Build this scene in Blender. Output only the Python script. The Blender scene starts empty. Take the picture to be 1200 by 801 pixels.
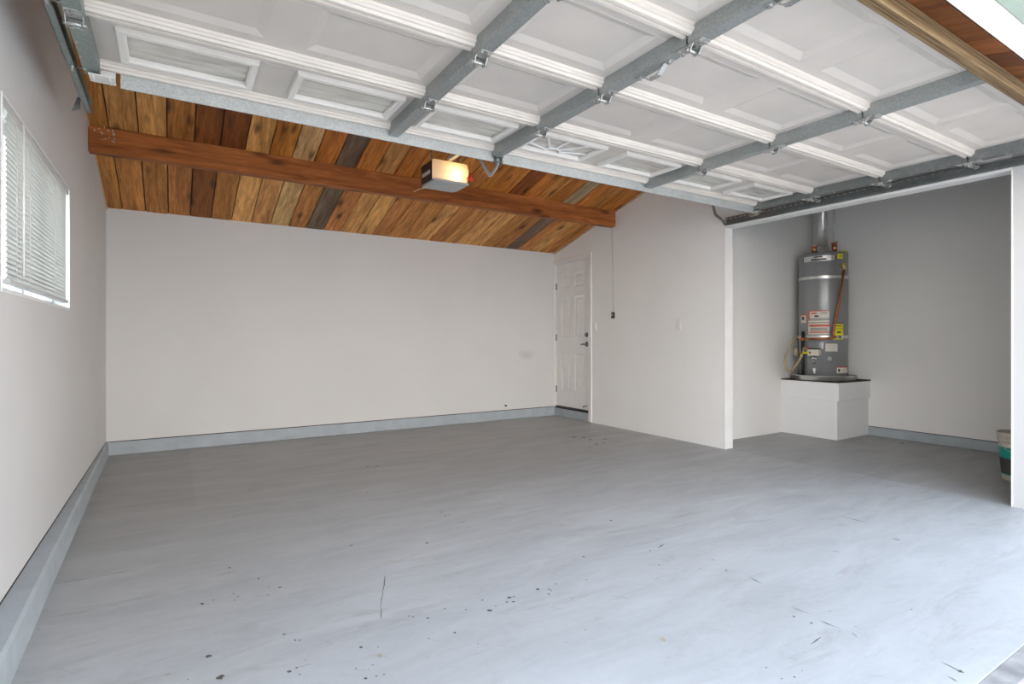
import bpy, bmesh, math, random
from mathutils import Vector, Matrix
random.seed(7)
PI = math.pi
S = bpy.context.scene
C = S.collection

# ------------------------------------------------------------------ camera
FPX, CYH, CAMH = 639.0, 397.0, 1.10
YAW = math.atan(396.5 / FPX)
cd = bpy.data.cameras.new('camera'); cam = bpy.data.objects.new('camera', cd); C.objects.link(cam)
cd.sensor_width = 36.0; cd.lens = FPX / 1200 * 36.0
cd.shift_y = -(400.5 - CYH) / 1200.0
cd.clip_start = 0.02
cam.location = (0, 0, CAMH); cam.rotation_euler = (PI / 2, 0, -YAW)
S.camera = cam
Fv = Vector((math.sin(YAW), math.cos(YAW), 0)); Rv = Vector((math.cos(YAW), -math.sin(YAW), 0)); Uv = Vector((0, 0, 1))
CV = Vector((0, 0, CAMH))
def at(px, py, axis, v):
    """world point where the photograph's pixel meets the plane axis = v"""
    d = Fv + Rv * ((px - 600) / FPX) + Uv * ((CYH - py) / FPX)
    return CV + d * ((v - CV[axis]) / d[axis])

# ------------------------------------------------------------------ world, sun, exposure
w = bpy.data.worlds.new('world'); S.world = w; w.use_nodes = True
wn = w.node_tree.nodes; wl = w.node_tree.links
bg = wn['Background']
tc = wn.new('ShaderNodeTexCoord'); sp = wn.new('ShaderNodeSeparateXYZ'); rp = wn.new('ShaderNodeValToRGB')
wl.new(tc.outputs['Generated'], sp.inputs[0]); wl.new(sp.outputs['Z'], rp.inputs[0]); wl.new(rp.outputs[0], bg.inputs['Color'])
rp.color_ramp.elements[0].position = 0.0; rp.color_ramp.elements[0].color = (1.18, 1.10, 1.02, 1)
rp.color_ramp.elements[1].position = 0.60; rp.color_ramp.elements[1].color = (0.46, 0.56, 0.73, 1)
bg.inputs['Strength'].default_value = 4.3
sd = bpy.data.lights.new('sun', 'SUN'); sun = bpy.data.objects.new('sun', sd); C.objects.link(sun)
sd.energy = 5.5; sd.angle = 0.01; sd.color = (1.0, 0.93, 0.84)
sun.rotation_euler = (math.radians(-20), math.radians(16), 0)      # high sun from behind the house: only the driveway gets it
S.view_settings.view_transform = 'Standard'; S.view_settings.look = 'None'
S.view_settings.gamma = 1.0; S.view_settings.use_curve_mapping = False
S.view_settings.exposure = 0.55

# ------------------------------------------------------------------ materials
def new_mat(name):
    m = bpy.data.materials.new(name); m.use_nodes = True
    nt = m.node_tree; b = nt.nodes['Principled BSDF']
    return m, nt, b
def N(nt, t, **kw):
    n = nt.nodes.new(t)
    for k, v in kw.items():
        if k.startswith('_'): setattr(n, k[1:], v)
        else: n.inputs[k].default_value = v
    return n
def noise(nt, vec, scale, detail=4.0, rough=0.55, dist=0.0):
    n = N(nt, 'ShaderNodeTexNoise', Scale=scale, Detail=detail, Roughness=rough, Distortion=dist)
    nt.links.new(vec, n.inputs['Vector']); return n.outputs['Fac']
def mapped(nt, scale=(1, 1, 1), kind='Object', rnd=0.0):
    t = nt.nodes.new('ShaderNodeTexCoord'); out = t.outputs[kind]
    if rnd:
        oi = nt.nodes.new('ShaderNodeObjectInfo')
        mu = N(nt, 'ShaderNodeMath', _operation='MULTIPLY'); mu.inputs[1].default_value = rnd
        nt.links.new(oi.outputs['Random'], mu.inputs[0])
        ad = N(nt, 'ShaderNodeVectorMath', _operation='ADD')
        nt.links.new(out, ad.inputs[0]); nt.links.new(mu.outputs[0], ad.inputs[1]); out = ad.outputs[0]
    mp = nt.nodes.new('ShaderNodeMapping'); mp.inputs['Scale'].default_value = scale
    nt.links.new(out, mp.inputs['Vector']); return mp.outputs[0]
def geo_pos(nt, scale=(1, 1, 1)):
    g = nt.nodes.new('ShaderNodeNewGeometry')
    mp = nt.nodes.new('ShaderNodeMapping'); mp.inputs['Scale'].default_value = scale
    nt.links.new(g.outputs['Position'], mp.inputs['Vector']); return mp.outputs[0]
def rng(nt, fac, a, b, lo=0.0, hi=1.0):
    n = N(nt, 'ShaderNodeMapRange'); n.inputs[1].default_value = a; n.inputs[2].default_value = b
    n.inputs[3].default_value = lo; n.inputs[4].default_value = hi; n.clamp = True
    nt.links.new(fac, n.inputs[0]); return n.outputs[0]
def mix(nt, fac, a, b, blend='MIX'):
    n = nt.nodes.new('ShaderNodeMix'); n.data_type = 'RGBA'; n.blend_type = blend
    for i, v in ((0, fac), (6, a), (7, b)):
        if hasattr(v, 'is_output'): nt.links.new(v, n.inputs[i])
        elif i == 0: n.inputs[0].default_value = v
        else: n.inputs[i].default_value = (*v, 1)
    return n.outputs[2]
def math_(nt, op, a, b=0.0):
    n = nt.nodes.new('ShaderNodeMath'); n.operation = op
    for i, v in ((0, a), (1, b)):
        if hasattr(v, 'is_output'): nt.links.new(v, n.inputs[i])
        else: n.inputs[i].default_value = v
    return n.outputs[0]
def bump(nt, b, h, strength=0.2, dist=0.01):
    n = N(nt, 'ShaderNodeBump', Strength=strength, Distance=dist)
    nt.links.new(h, n.inputs['Height']); nt.links.new(n.outputs[0], b.inputs['Normal'])
def simple(name, col, rough=0.5, metal=0.0, var=0.08, scale=6.0, bmp=0.0):
    m, nt, b = new_mat(name)
    v = mapped(nt, rnd=10.0); f = noise(nt, v, scale, 5)
    lo = tuple(c * (1 - var * 1.6) for c in col); hi = tuple(min(1, c * (1 + var)) for c in col)
    nt.links.new(mix(nt, rng(nt, f, .3, .7), lo, hi), b.inputs['Base Color'])
    b.inputs['Roughness'].default_value = rough; b.inputs['Metallic'].default_value = metal
    if bmp: bump(nt, b, noise(nt, v, scale * 12, 3), bmp, 0.003)
    return m
def wall_paint(name, col, spots=()):
    m, nt, b = new_mat(name)
    v = geo_pos(nt); f = noise(nt, v, 1.3, 4); f2 = noise(nt, v, 9, 4)
    c = mix(nt, rng(nt, f, .35, .7), tuple(x * .96 for x in col), col)
    c = mix(nt, rng(nt, f2, .62, .8, 0, .06), c, (.5, .48, .45))
    for (p, r, s) in spots:                                  # smudges where the wall is scuffed
        d = N(nt, 'ShaderNodeVectorMath', _operation='DISTANCE')
        mp = nt.nodes.new('ShaderNodeMapping'); mp.inputs['Scale'].default_value = s
        g = nt.nodes.new('ShaderNodeNewGeometry'); nt.links.new(g.outputs['Position'], mp.inputs['Vector'])
        nt.links.new(mp.outputs[0], d.inputs[0]); d.inputs[1].default_value = tuple(a * k for a, k in zip(p, s))
        e = math_(nt, 'ADD', d.outputs['Value'], math_(nt, 'MULTIPLY', math_(nt, 'SUBTRACT', noise(nt, v, 12, 3), .5), r * 1.2))
        c = mix(nt, rng(nt, e, r * .2, r, .30, 0), c, (.32, .31, .30))
    nt.links.new(c, b.inputs['Base Color']); b.inputs['Roughness'].default_value = .6
    bump(nt, b, noise(nt, v, 160, 2), .05, .002)
    return m
def wood(name, tint=None, dark=.35, grain=(14, 1.1, 14), knots=True, rough=.6, contrast=1.0):
    m, nt, b = new_mat(name)
    if tint is None:
        oi = nt.nodes.new('ShaderNodeObjectInfo'); base = oi.outputs['Color']
    else:
        r_ = nt.nodes.new('ShaderNodeRGB'); r_.outputs[0].default_value = (*tint, 1); base = r_.outputs[0]
    v = mapped(nt, grain, rnd=37.0)
    f = noise(nt, v, 2.6, 6, .6, .55); f2 = noise(nt, v, 11.0, 3, .5, .3)
    vb = mapped(nt, tuple(g * .22 for g in grain), rnd=53.0); f3 = noise(nt, vb, 2.0, 3, .5, .5)
    g = rng(nt, f, .3, .7, 1 - .48 * contrast, 1.18)
    g = math_(nt, 'MULTIPLY', g, rng(nt, f2, .3, .7, .84, 1.1))
    g = math_(nt, 'MULTIPLY', g, rng(nt, f3, .3, .7, .72, 1.25))
    cc = nt.nodes.new('ShaderNodeCombineColor')
    for i in range(3): nt.links.new(math_(nt, 'POWER', g, (1.0, 1.18, 1.35)[i]), cc.inputs[i])
    c = mix(nt, 1.0, base, cc.outputs[0], 'MULTIPLY')
    if knots:
        kv = mapped(nt, (6.5, 2.2, 6.5) if grain[0] > grain[1] else (2.2, 6.5, 6.5), rnd=71.0)
        vo = N(nt, 'ShaderNodeTexVoronoi', Scale=1.0, Randomness=1.0); nt.links.new(kv, vo.inputs['Vector'])
        k = math_(nt, 'ADD', vo.outputs['Distance'], math_(nt, 'MULTIPLY', f, .10))
        c = mix(nt, rng(nt, k, .12, .30, .85, 0), c, (.035, .014, .006))
    nt.links.new(c, b.inputs['Base Color']); b.inputs['Roughness'].default_value = rough; b.inputs['Specular IOR Level'].default_value = .25
    bump(nt, b, f, .25, .003)
    return m
def galv(name, col, rough=.42, metal=.75, spangle=40):
    m, nt, b = new_mat(name)
    v = mapped(nt, rnd=5.0)
    vo = N(nt, 'ShaderNodeTexVoronoi', Scale=spangle, Randomness=1.0); nt.links.new(v, vo.inputs['Vector'])
    sc = nt.nodes.new('ShaderNodeSeparateColor'); nt.links.new(vo.outputs['Color'], sc.inputs[0])
    f = noise(nt, v, 5, 4)
    c = mix(nt, rng(nt, sc.outputs[0], 0, 1), tuple(x * .88 for x in col), tuple(min(1, x * 1.10) for x in col))
    c = mix(nt, rng(nt, f, .5, .75, 0, .35), c, tuple(x * .55 for x in col))
    nt.links.new(c, b.inputs['Base Color'])
    nt.links.new(rng(nt, sc.outputs[1], 0, 1, rough - .1, rough + .12), b.inputs['Roughness'])
    b.inputs['Metallic'].default_value = metal
    return m

M = {}
M['wall'] = wall_paint('wall_paint', (.695, .69, .672), [((4.19, 6.38, .88), .17, (1, 1, 2.2)), ((4.63, 4.57, 2.45), .05, (1, 1, 1))])  # one paint on all walls; each wall's light level is put into its colour
M['wall_side_lit'] = wall_paint('wall_paint_side_lit', (.87, .87, .845))  # same paint, lightened to stand in for more light on the right wall
M['wall_post_shaded'] = wall_paint('wall_paint_post_shaded', (.57, .57, .56))  # same paint, darkened: the post's shade is put into the colour
M['wall_left'] = wall_paint('wall_paint_left_dimmed', (.70, .695, .68))  # same paint, toned down to carry the left wall's light level
M['wall_alcove_lit'] = wall_paint('wall_paint_alcove_lit', (.85, .835, .80))  # same paint, lightened as if more light reached the alcove
M['trim_white'] = simple('white_trim_paint', (.82, .805, .78), .45, 0, .03)
M['door_white'] = simple('white_door_paint', (.82, .81, .79), .4, 0, .03)
M['panel'] = simple('door_panel_enamel', (.61, .565, .515), .42, 0, .05, 3.0)
M['rail'] = simple('door_rail_enamel', (.69, .635, .57), .38, 0, .04, 5.0)
M['frame_enamel'] = simple('door_light_frame_enamel', (.78, .75, .70), .38, 0, .03)
M['vinyl'] = simple('white_window_vinyl', (.86, .86, .85), .35, 0, .02)
M['wood'] = wood('cedar_plank')
M['beam'] = wood('stained_beam', (.46, .155, .042), grain=(.8, 9, 9), knots=True, rough=.6, contrast=1.0)
M['header'] = wood('weathered_header_wood', (.24, .17, .09), grain=(.9, 70, 70), knots=False, rough=.85, contrast=1.6)
M['pale_wood'] = simple('bare_pine_strip', (.62, .50, .34), .7, 0, .12, 20)
M['dark_wood'] = simple('dark_sheathing', (.05, .03, .02), .9, 0, .2, 8)
M['galv'] = galv('galvanised_steel', (.60, .62, .61), .42, .45, 160)
M['stile'] = galv('dull_zinc_stile', (.335, .355, .345), .42, .45, 150)
M['stile_end'] = galv('greenish_zinc_stile', (.25, .29, .265), .45, .4, 140)
M['track'] = galv('track_steel', (.23, .245, .24), .4, .6, 50)
M['zinc'] = galv('bright_zinc_hardware', (.50, .50, .48), .35, .8, 200)
M['concrete_curb'] = simple('painted_curb', (.40, .445, .47), .6, 0, .07, 9, .25)
M['black'] = simple('black_plastic', (.02, .02, .02), .45, 0, .1)
M['dark'] = simple('dark_rubber', (.04, .035, .03), .8, 0, .2)
M['white_plastic'] = simple('white_plastic', (.82, .80, .76), .4, 0, .03)
M['grey_plastic'] = simple('grey_plastic', (.42, .43, .42), .5, 0, .05)
M['copper'] = simple('copper_pipe', (.42, .13, .045), .4, .5, .2, 30)
M['copper_bright'] = simple('copper_fitting', (.72, .30, .16), .28, .8, .2, 40)
M['brass'] = simple('brass_fitting', (.60, .45, .2), .3, .8, .1, 30)
M['heater'] = simple('grey_heater_enamel', (.245, .25, .25), .3, .2, .06, 2)
M['alu'] = simple('bare_aluminium', (.70, .69, .66), .34, .7, .1, 14)
M['stand'] = wall_paint('stand_paint', (.80, .80, .79))
M['yellow'] = simple('yellow_label', (.80, .72, .03), .5, 0, .04)
M['red'] = simple('red_print', (.62, .09, .04), .5, 0, .05)
M['paper'] = simple('label_paper', (.66, .61, .53), .55, 0, .04)
M['ink'] = simple('dark_print', (.05, .045, .04), .6, 0, .1)
M['tan'] = simple('beige_hose', (.36, .28, .16), .5, 0, .1)
M['teal'] = simple('teal_label', (.0, .30, .25), .4, 0, .05)
M['bucket'] = simple('cream_bucket_plastic', (.60, .56, .47), .45, 0, .06)
M['red_plastic'] = simple('red_pull_handle', (.75, .04, .03), .4, 0, .05)
M['slat'] = simple('blind_slat_enamel', (.70, .69, .67), .4, 0, .03)
nt = M['slat'].node_tree; pb_ = nt.nodes['Principled BSDF']; tl_ = nt.nodes.new('ShaderNodeBsdfTranslucent'); tl_.inputs[0].default_value = (.8, .8, .77, 1)
ms = nt.nodes.new('ShaderNodeMixShader'); ms.inputs[0].default_value = .28
nt.links.new(pb_.outputs[0], ms.inputs[1]); nt.links.new(tl_.outputs[0], ms.inputs[2]); nt.links.new(ms.outputs[0], nt.nodes['Material Output'].inputs[0])
M['wire'] = simple('pale_wire', (.62, .48, .22), .5, 0, .05)
M['threshold'] = simple('grey_stained_concrete_strip', (.32, .31, .30), .8, 0, .22, 9, .3)
M['driveway'] = simple('pale_driveway_concrete', (.56, .54, .51), .85, 0, .10, 3, .3)
M['gutter'] = simple('pale_green_gutter', (.30, .37, .31), .5, 0, .05)
M['fascia'] = simple('white_fascia_paint', (.85, .83, .78), .5, 0, .03)
M['chip'] = simple('bare_concrete_chip', (.11, .10, .085), .85, 0, .25, 60)
M['chip_tan'] = simple('tan_stain', (.42, .36, .27), .8, 0, .15, 60)
M['chip_grey'] = simple('faint_scuff', (.33, .34, .34), .6, 0, .15, 60)
M['caulk'] = simple('white_caulk_line', (.72, .73, .72), .5, 0, .1, 40)

# floor paint
m, nt, b = new_mat('painted_floor'); M['floor'] = m
v = geo_pos(nt); vs = geo_pos(nt, (.55, 2.2, 1))
big = noise(nt, v, .55, 4, .5, .4); streak = noise(nt, vs, 2.6, 7, .68, .6); fine = noise(nt, v, 28, 5, .6); dirt = noise(nt, geo_pos(nt, (.8, 3.2, 1)), 1.7, 6, .72, 1.5)
c = mix(nt, rng(nt, streak, .35, .68), (.47, .485, .49), (.385, .395, .395))
c = mix(nt, rng(nt, big, .45, .7, 0, .55), c, (.35, .35, .34))
c = mix(nt, rng(nt, dirt, .56, .78, 0, .65), c, (.25, .225, .195))
c = mix(nt, rng(nt, fine, .35, .7, 0, .10), c, (.62, .65, .68))
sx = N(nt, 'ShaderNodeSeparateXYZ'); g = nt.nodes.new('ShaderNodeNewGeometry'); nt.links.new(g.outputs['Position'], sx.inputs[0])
# base colour mixed darker and greyer towards the back and inside the alcove
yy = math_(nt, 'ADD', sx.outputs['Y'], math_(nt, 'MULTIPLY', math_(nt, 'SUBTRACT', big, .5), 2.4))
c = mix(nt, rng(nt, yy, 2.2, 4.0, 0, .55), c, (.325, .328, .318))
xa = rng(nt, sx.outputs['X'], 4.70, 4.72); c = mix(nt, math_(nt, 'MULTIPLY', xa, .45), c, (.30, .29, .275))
pat = math_(nt, 'MULTIPLY', rng(nt, sx.outputs['X'], .14, .12), rng(nt, sx.outputs['Y'], 4.0, 4.3))
c = mix(nt, math_(nt, 'MULTIPLY', pat, .22), c, (.24, .235, .23))
nt.links.new(c, b.inputs['Base Color'])
nt.links.new(rng(nt, streak, .3, .7, .34, .55), b.inputs['Roughness'])
bump(nt, b, noise(nt, v, 55, 4), .06, .003)

# glass of the door lights: thin, dusty
m, nt, b = new_mat('dusty_glass'); M['dusty_glass'] = m
b.inputs['Base Color'].default_value = (.74, .72, .65, 1); b.inputs['Roughness'].default_value = .10
gl = nt.nodes.new('ShaderNodeBsdfTransparent'); ms = nt.nodes.new('ShaderNodeMixShader'); out = nt.nodes['Material Output']
nt.links.new(rng(nt, noise(nt, geo_pos(nt, (1, 6, 1)), 3, 5), .35, .65, .50, .90), ms.inputs[0])
nt.links.new(gl.outputs[0], ms.inputs[1]); nt.links.new(b.outputs[0], ms.inputs[2]); nt.links.new(ms.outputs[0], out.inputs[0])
m, nt, b = new_mat('window_glass'); M['glass'] = m
b.inputs['Roughness'].default_value = .03; b.inputs['Base Color'].default_value = (.8, .85, .85, 1)
gl = nt.nodes.new('ShaderNodeBsdfTransparent'); gl.inputs[0].default_value = (.93, .97, .96, 1)
ms = nt.nodes.new('ShaderNodeMixShader'); ms.inputs[0].default_value = .08; out = nt.nodes['Material Output']
nt.links.new(gl.outputs[0], ms.inputs[1]); nt.links.new(b.outputs[0], ms.inputs[2]); nt.links.new(ms.outputs[0], out.inputs[0])
# frosted lamp lens of the opener
m, nt, b = new_mat('frosted_lamp_lens'); M['lens'] = m
tr = nt.nodes.new('ShaderNodeBsdfTranslucent'); tr.inputs[0].default_value = (.95, .9, .82, 1)
di = nt.nodes.new('ShaderNodeBsdfDiffuse'); di.inputs[0].default_value = (.8, .76, .7, 1)
ms = nt.nodes.new('ShaderNodeMixShader'); ms.inputs[0].default_value = .45; out = nt.nodes['Material Output']
nt.links.new(tr.outputs[0], ms.inputs[1]); nt.links.new(di.outputs[0], ms.inputs[2]); nt.links.new(ms.outputs[0], out.inputs[0])

# ------------------------------------------------------------------ mesh helpers
def BM(): return bmesh.new()
def box(bm, x0, x1, y0, y1, z0, z1, bev=0.0):
    r = bmesh.ops.create_cube(bm, size=1.0)['verts']
    for vtx in r:
        vtx.co = Vector((x0 + (vtx.co.x + .5) * (x1 - x0), y0 + (vtx.co.y + .5) * (y1 - y0), z0 + (vtx.co.z + .5) * (z1 - z0)))
    if bev:
        es = list({e for vtx in r for e in vtx.link_edges})
        bmesh.ops.bevel(bm, geom=es, offset=bev, segments=2, affect='EDGES', profile=.5)
    return bm
def frame_axes(d):
    d = d.normalized(); a = Vector((0, 0, 1)) if abs(d.z) < .9 else Vector((1, 0, 0))
    u = d.cross(a).normalized(); return u, d.cross(u).normalized()
def tube(bm, pts, r, seg=10, caps=True):
    pts = [Vector(p) for p in pts]; rings = []
    rr = r if isinstance(r, (list, tuple)) else [r] * len(pts)
    u = None
    for i, p in enumerate(pts):
        d = (pts[min(i + 1, len(pts) - 1)] - pts[max(i - 1, 0)]).normalized()
        if u is None: u, v = frame_axes(d)
        else:
            u = (u - d * u.dot(d)).normalized(); v = d.cross(u)
        rings.append([bm.verts.new(p + (u * math.cos(2 * PI * k / seg) + v * math.sin(2 * PI * k / seg)) * rr[i]) for k in range(seg)])
    for a, b2 in zip(rings, rings[1:]):
        for k in range(seg):
            f = bm.faces.new((a[k], a[(k + 1) % seg], b2[(k + 1) % seg], b2[k])); f.smooth = True
    if caps:
        bm.faces.new(rings[0]); bm.faces.new(rings[-1][::-1])
    return bm
def lathe(bm, prof, seg=32, c=(0, 0, 0), cap=True):
    rings = [[bm.verts.new((c[0] + r * math.cos(2 * PI * k / seg), c[1] + r * math.sin(2 * PI * k / seg), c[2] + z)) for k in range(seg)] for r, z in prof]
    for a, b2 in zip(rings, rings[1:]):
        for k in range(seg):
            f = bm.faces.new((a[k], a[(k + 1) % seg], b2[(k + 1) % seg], b2[k])); f.smooth = True
    if cap: bm.faces.new(rings[0][::-1]); bm.faces.new(rings[-1])
    for f in bm.faces:
        pass
    return bm
def prism(bm, poly, axis, a, b2):
    """extrude a 2D polygon along an axis (poly in the other two axes, in order)"""
    def P(q, t):
        if axis == 0: return (t, q[0], q[1])
        if axis == 1: return (q[0], t, q[1])
        return (q[0], q[1], t)
    A = [bm.verts.new(P(q, a)) for q in poly]; B2 = [bm.verts.new(P(q, b2)) for q in poly]
    n = len(poly)
    bm.faces.new(A); bm.faces.new(B2[::-1])
    for i in range(n): bm.faces.new((A[i], B2[i], B2[(i + 1) % n], A[(i + 1) % n]))
    bmesh.ops.recalc_face_normals(bm, faces=bm.faces[:])
    return bm
def wpos(o):
    p = Vector(o.location)
    while o.parent: o = o.parent; p += Vector(o.location)
    return p
def obj(name, bm, mat, parent=None, loc=None, recalc=True):
    """mesh built in world coordinates -> object whose origin is loc (default: parent's place or the world origin)"""
    if recalc: bmesh.ops.recalc_face_normals(bm, faces=bm.faces[:])
    base = wpos(parent) if parent else Vector((0, 0, 0))
    L = Vector(loc) if loc is not None else base
    bmesh.ops.translate(bm, verts=bm.verts[:], vec=-L)
    me = bpy.data.meshes.new(name); bm.to_mesh(me); bm.free()
    me.materials.append(M[mat] if isinstance(mat, str) else mat)
    o = bpy.data.objects.new(name, me); C.objects.link(o)
    if parent: o.parent = parent
    o.location = L - base
    return o
def copy(o, parent, loc):
    """a copy sharing mesh data, at world place loc, under parent, with its own sub-parts"""
    c = o.copy(); C.objects.link(c); c.parent = parent
    c.location = Vector(loc) - (wpos(parent) if parent else Vector((0, 0, 0)))
    for ch in o.children:
        d = ch.copy(); C.objects.link(d); d.parent = c
    return c
def thing(name, label, cat, loc=(0, 0, 0), group=None):
    o = bpy.data.objects.new(name, None); C.objects.link(o); o.location = loc
    o.empty_display_size = .1
    return tag(o, label, cat, group)
def tag(o, label, cat, group=None):
    o['label'] = label; o['category'] = cat
    if group: o['group'] = group
    return o
def struct(o):
    o['kind'] = 'structure'; return o

# ------------------------------------------------------------------ plan of the garage
XL, XR, YB = -.54, 4.68, 6.38          # left wall, right wall, back wall faces
YE, YF = 3.51, 1.31                    # far and near edge of the alcove opening
XA, YA = 6.79, 3.80                    # alcove's right and far walls
YO, YS = .90, .70                      # inner face of front wall, front edge of slab
SL = .278; ZE = 2.336                  # ceiling slope and height at back wall
YRIDGE = (ZE + SL * YB - 2.42 + SL * YO) / (2 * SL)
def ceil_z(y): return ZE + SL * (YB - y) if y > YRIDGE else 2.42 + SL * (y - YO)
ZR = ceil_z(YRIDGE)

# floor
floor = struct(obj('floor', box(BM(), XL - .14, XA + .14, YS, YB + .14, -.12, 0), 'floor'))
struct(obj('floor_driveway', box(BM(), -9, 14, -12, .63, -.14, -.015), 'driveway'))
struct(obj('floor_threshold', box(BM(), XL - .3, XA + .14, .63, YS, -.12, -.006, .004), 'threshold'))
struct(obj('ground_outside', box(BM(), -30, 40, -30, 40, -.3, -.15), 'driveway'))

# walls (prisms in Y-Z, up to the boards)
T = .115
def yz(bm, pts, x0, x1): return prism(bm, pts, 0, x0, x1)
E_ = .03
bm = BM()                                               # left wall around window_1
WY0, WY1, WZ0, WZ1 = 2.70, 4.245, 1.275, 2.015
yz(bm, [(YO - .1, 0), (WY0, 0), (WY0, ceil_z(WY0) + E_), (YO - .1, ceil_z(YO) + E_)], XL - T, XL)
yz(bm, [(WY0, 0), (WY1, 0), (WY1, WZ0), (WY0, WZ0)], XL - T, XL)
yz(bm, [(WY0, WZ1), (WY1, WZ1), (WY1, ceil_z(WY1) + E_), (YRIDGE, ZR + E_), (WY0, ceil_z(WY0) + E_)], XL - T, XL)
yz(bm, [(WY1, 0), (YB + T, 0), (YB + T, ceil_z(YB) + E_), (YB, ceil_z(YB) + E_), (WY1, ceil_z(WY1) + E_)], XL - T, XL)
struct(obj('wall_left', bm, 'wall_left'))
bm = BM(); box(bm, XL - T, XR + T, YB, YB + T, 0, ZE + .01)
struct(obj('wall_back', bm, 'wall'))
DY0, DY1, DZ0, DZ1 = 5.60, 6.375, .128, 2.185           # entry door opening
HZ = 2.215                                              # underside of the alcove header
bm = BM()
yz(bm, [(YE, 0), (DY0, 0), (DY0, ceil_z(DY0) + E_), (YE, ceil_z(YE) + E_)], XR, XR + T)
yz(bm, [(DY0, DZ1), (YB, DZ1), (YB, ceil_z(YB) + E_), (DY0, ceil_z(DY0) + E_)], XR, XR + T)
yz(bm, [(YF, HZ), (YE, HZ), (YE, ceil_z(YE) + E_), (YRIDGE, ZR + E_), (YF, ceil_z(YF) + E_)], XR, XR + T)
struct(obj('wall_right', bm, 'wall_side_lit'))
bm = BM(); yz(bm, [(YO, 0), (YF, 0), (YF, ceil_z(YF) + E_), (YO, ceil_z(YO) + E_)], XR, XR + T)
struct(obj('wall_right_post', bm, 'wall_post_shaded'))
# step under the entry door
struct(obj('baseboard_door', box(BM(), XR + .004, XR + T, DY0, YB, 0, .112, .003), 'concrete_curb'))
struct(obj('wall_alcove_far', box(BM(), XR + T, XA, YA, YA + T, 0, 3.1), 'wall_alcove_lit'))
struct(obj('wall_alcove_right', box(BM(), XA, XA + T, YO - .1, YA + T, 0, 3.1), 'wall_alcove_lit'))
struct(obj('wall_front', box(BM(), XR - .02, XA + T, YO - .12, YO, 0, 2.42), 'wall'))
struct(obj('wall_front_left', box(BM(), XL - T, XL + .10, YO - .12, YO, 0, 2.42), 'wall'))

# curbs: the stem wall showing under the boards
bm = BM(); n = 14
ys = [.80 + (YB - .80) * i / n for i in range(n + 1)]
def curb_x(y): return -.412 - (.52 - .412) * (y - .8) / (YB - .8)
rows = []
for y in ys:
    j = random.uniform(-.003, .003)
    xf = curb_x(y) + j
    rows.append([bm.verts.new(p) for p in ((XL, y, 0), (xf, y, 0), (xf - .002, y, .118), (xf - .014, y, .130), (XL, y, .131))])
for a, b2 in zip(rows, rows[1:]):
    for k in range(4): bm.faces.new((a[k], a[k + 1], b2[k + 1], b2[k]))
bm.faces.new(rows[0]); bm.faces.new(rows[-1][::-1])
struct(obj('baseboard_left', bm, 'concrete_curb'))
struct(obj('baseboard_back', box(BM(), XL, XR, YB - .014, YB + .01, 0, .124, .004), 'concrete_curb'))
struct(obj('baseboard_alcove', box(BM(), XA - .016, XA + .01, YO, YA, 0, .098, .004), 'concrete_curb'))
struct(obj('trim_shadow_gap', box(BM(), XL, XR, YB - .004, YB + .01, .124, .131), 'dark'))
struct(obj('trim_shadow_gap_left', box(BM(), XL - .01, XL + .003, YO, YB, .1305, .135), 'dark'))
struct(obj('trim_shadow_gap_alcove', box(BM(), XA - .006, XA + .01, YO, YA, .098, .104), 'dark'))
# white corner board at the partition's end
struct(obj('trim_partition_end', box(BM(), XR - .004, XR + T + .004, YE - .006, YE + .002, 0, HZ, .001), 'trim_white'))
struct(obj('trim_alcove_header', box(BM(), XR - .004, XR + T + .004, YF, YE, HZ - .006, HZ + .002, .001), 'trim_white'))
struct(obj('trim_post_edge', box(BM(), XR - .004, XR + T + .004, YF - .002, YF + .006, 0, HZ, .001), 'trim_white'))

# ceiling: sheathing with a plank for every board
bm = BM(); th = .03
P_ = [(YO - .04, ceil_z(YO - .04) + .024), (YRIDGE, ZR + .024), (YB + .14, ceil_z(YB + .14) + .024),
      (YB + .14, ceil_z(YB + .14) + .05), (YRIDGE, ZR + .05), (YO - .04, ceil_z(YO - .04) + .05)]
prism(bm, P_, 0, XL - .14, XA + .14)
ceiling = struct(obj('ceiling', bm, 'dark_wood'))
PW = .1855; BEAM_Y = 5.09
ANG = math.atan(SL)
def plank_mesh(name, wdt, length):
    bm = BM(); box(bm, -wdt / 2, wdt / 2, 0, length, 0, .020, .003)
    me = bpy.data.meshes.new(name); bm.to_mesh(me); bm.free(); me.materials.append(M['wood']); return me
L_back_low = (YB - BEAM_Y - .04) / math.cos(ANG); L_back_up = (BEAM_Y + .04 - YRIDGE) / math.cos(ANG); L_front = (YRIDGE - YO) / math.cos(ANG)
me_low, me_up, me_fr = plank_mesh('plank', PW - .0075, L_back_low), plank_mesh('plank', PW - .0075, L_back_up), plank_mesh('plank', PW - .0075, L_front)
me_edge_low, me_edge_up, me_edge_fr = plank_mesh('plank', .120, L_back_low), plank_mesh('plank', .120, L_back_up), plank_mesh('plank', .120, L_front)
BASE = {'m': (.60, .25, .066), 'l': (.78, .385, .125), 'p': (.70, .42, .18), 'o': (.66, .24, .048), 'd': (.24, .075, .020),
        'r': (.42, .135, .035), 'g': (.20, .13, .085), 'k': (.30, .10, .022), 's': (.42, .30, .18)}
low = 'mmmmkmllpmgmllmmmlmmllmmgmlmm'          # board tones read off the photograph, left to right
upp = 'mllmddlopogoloomomooromosomoo'
def plank(me, x, y, z, ang, tone, flip=False):
    o = bpy.data.objects.new('plank', me); C.objects.link(o); o.parent = ceiling
    o.location = (x, y, z + random.uniform(-.0015, .0015)); o.rotation_euler = (ang, 0, 0)
    k = random.uniform(.88, 1.12); c = BASE[tone]
    o.color = (c[0] * k, c[1] * k * random.uniform(.94, 1.06), c[2] * k, 1)
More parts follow.
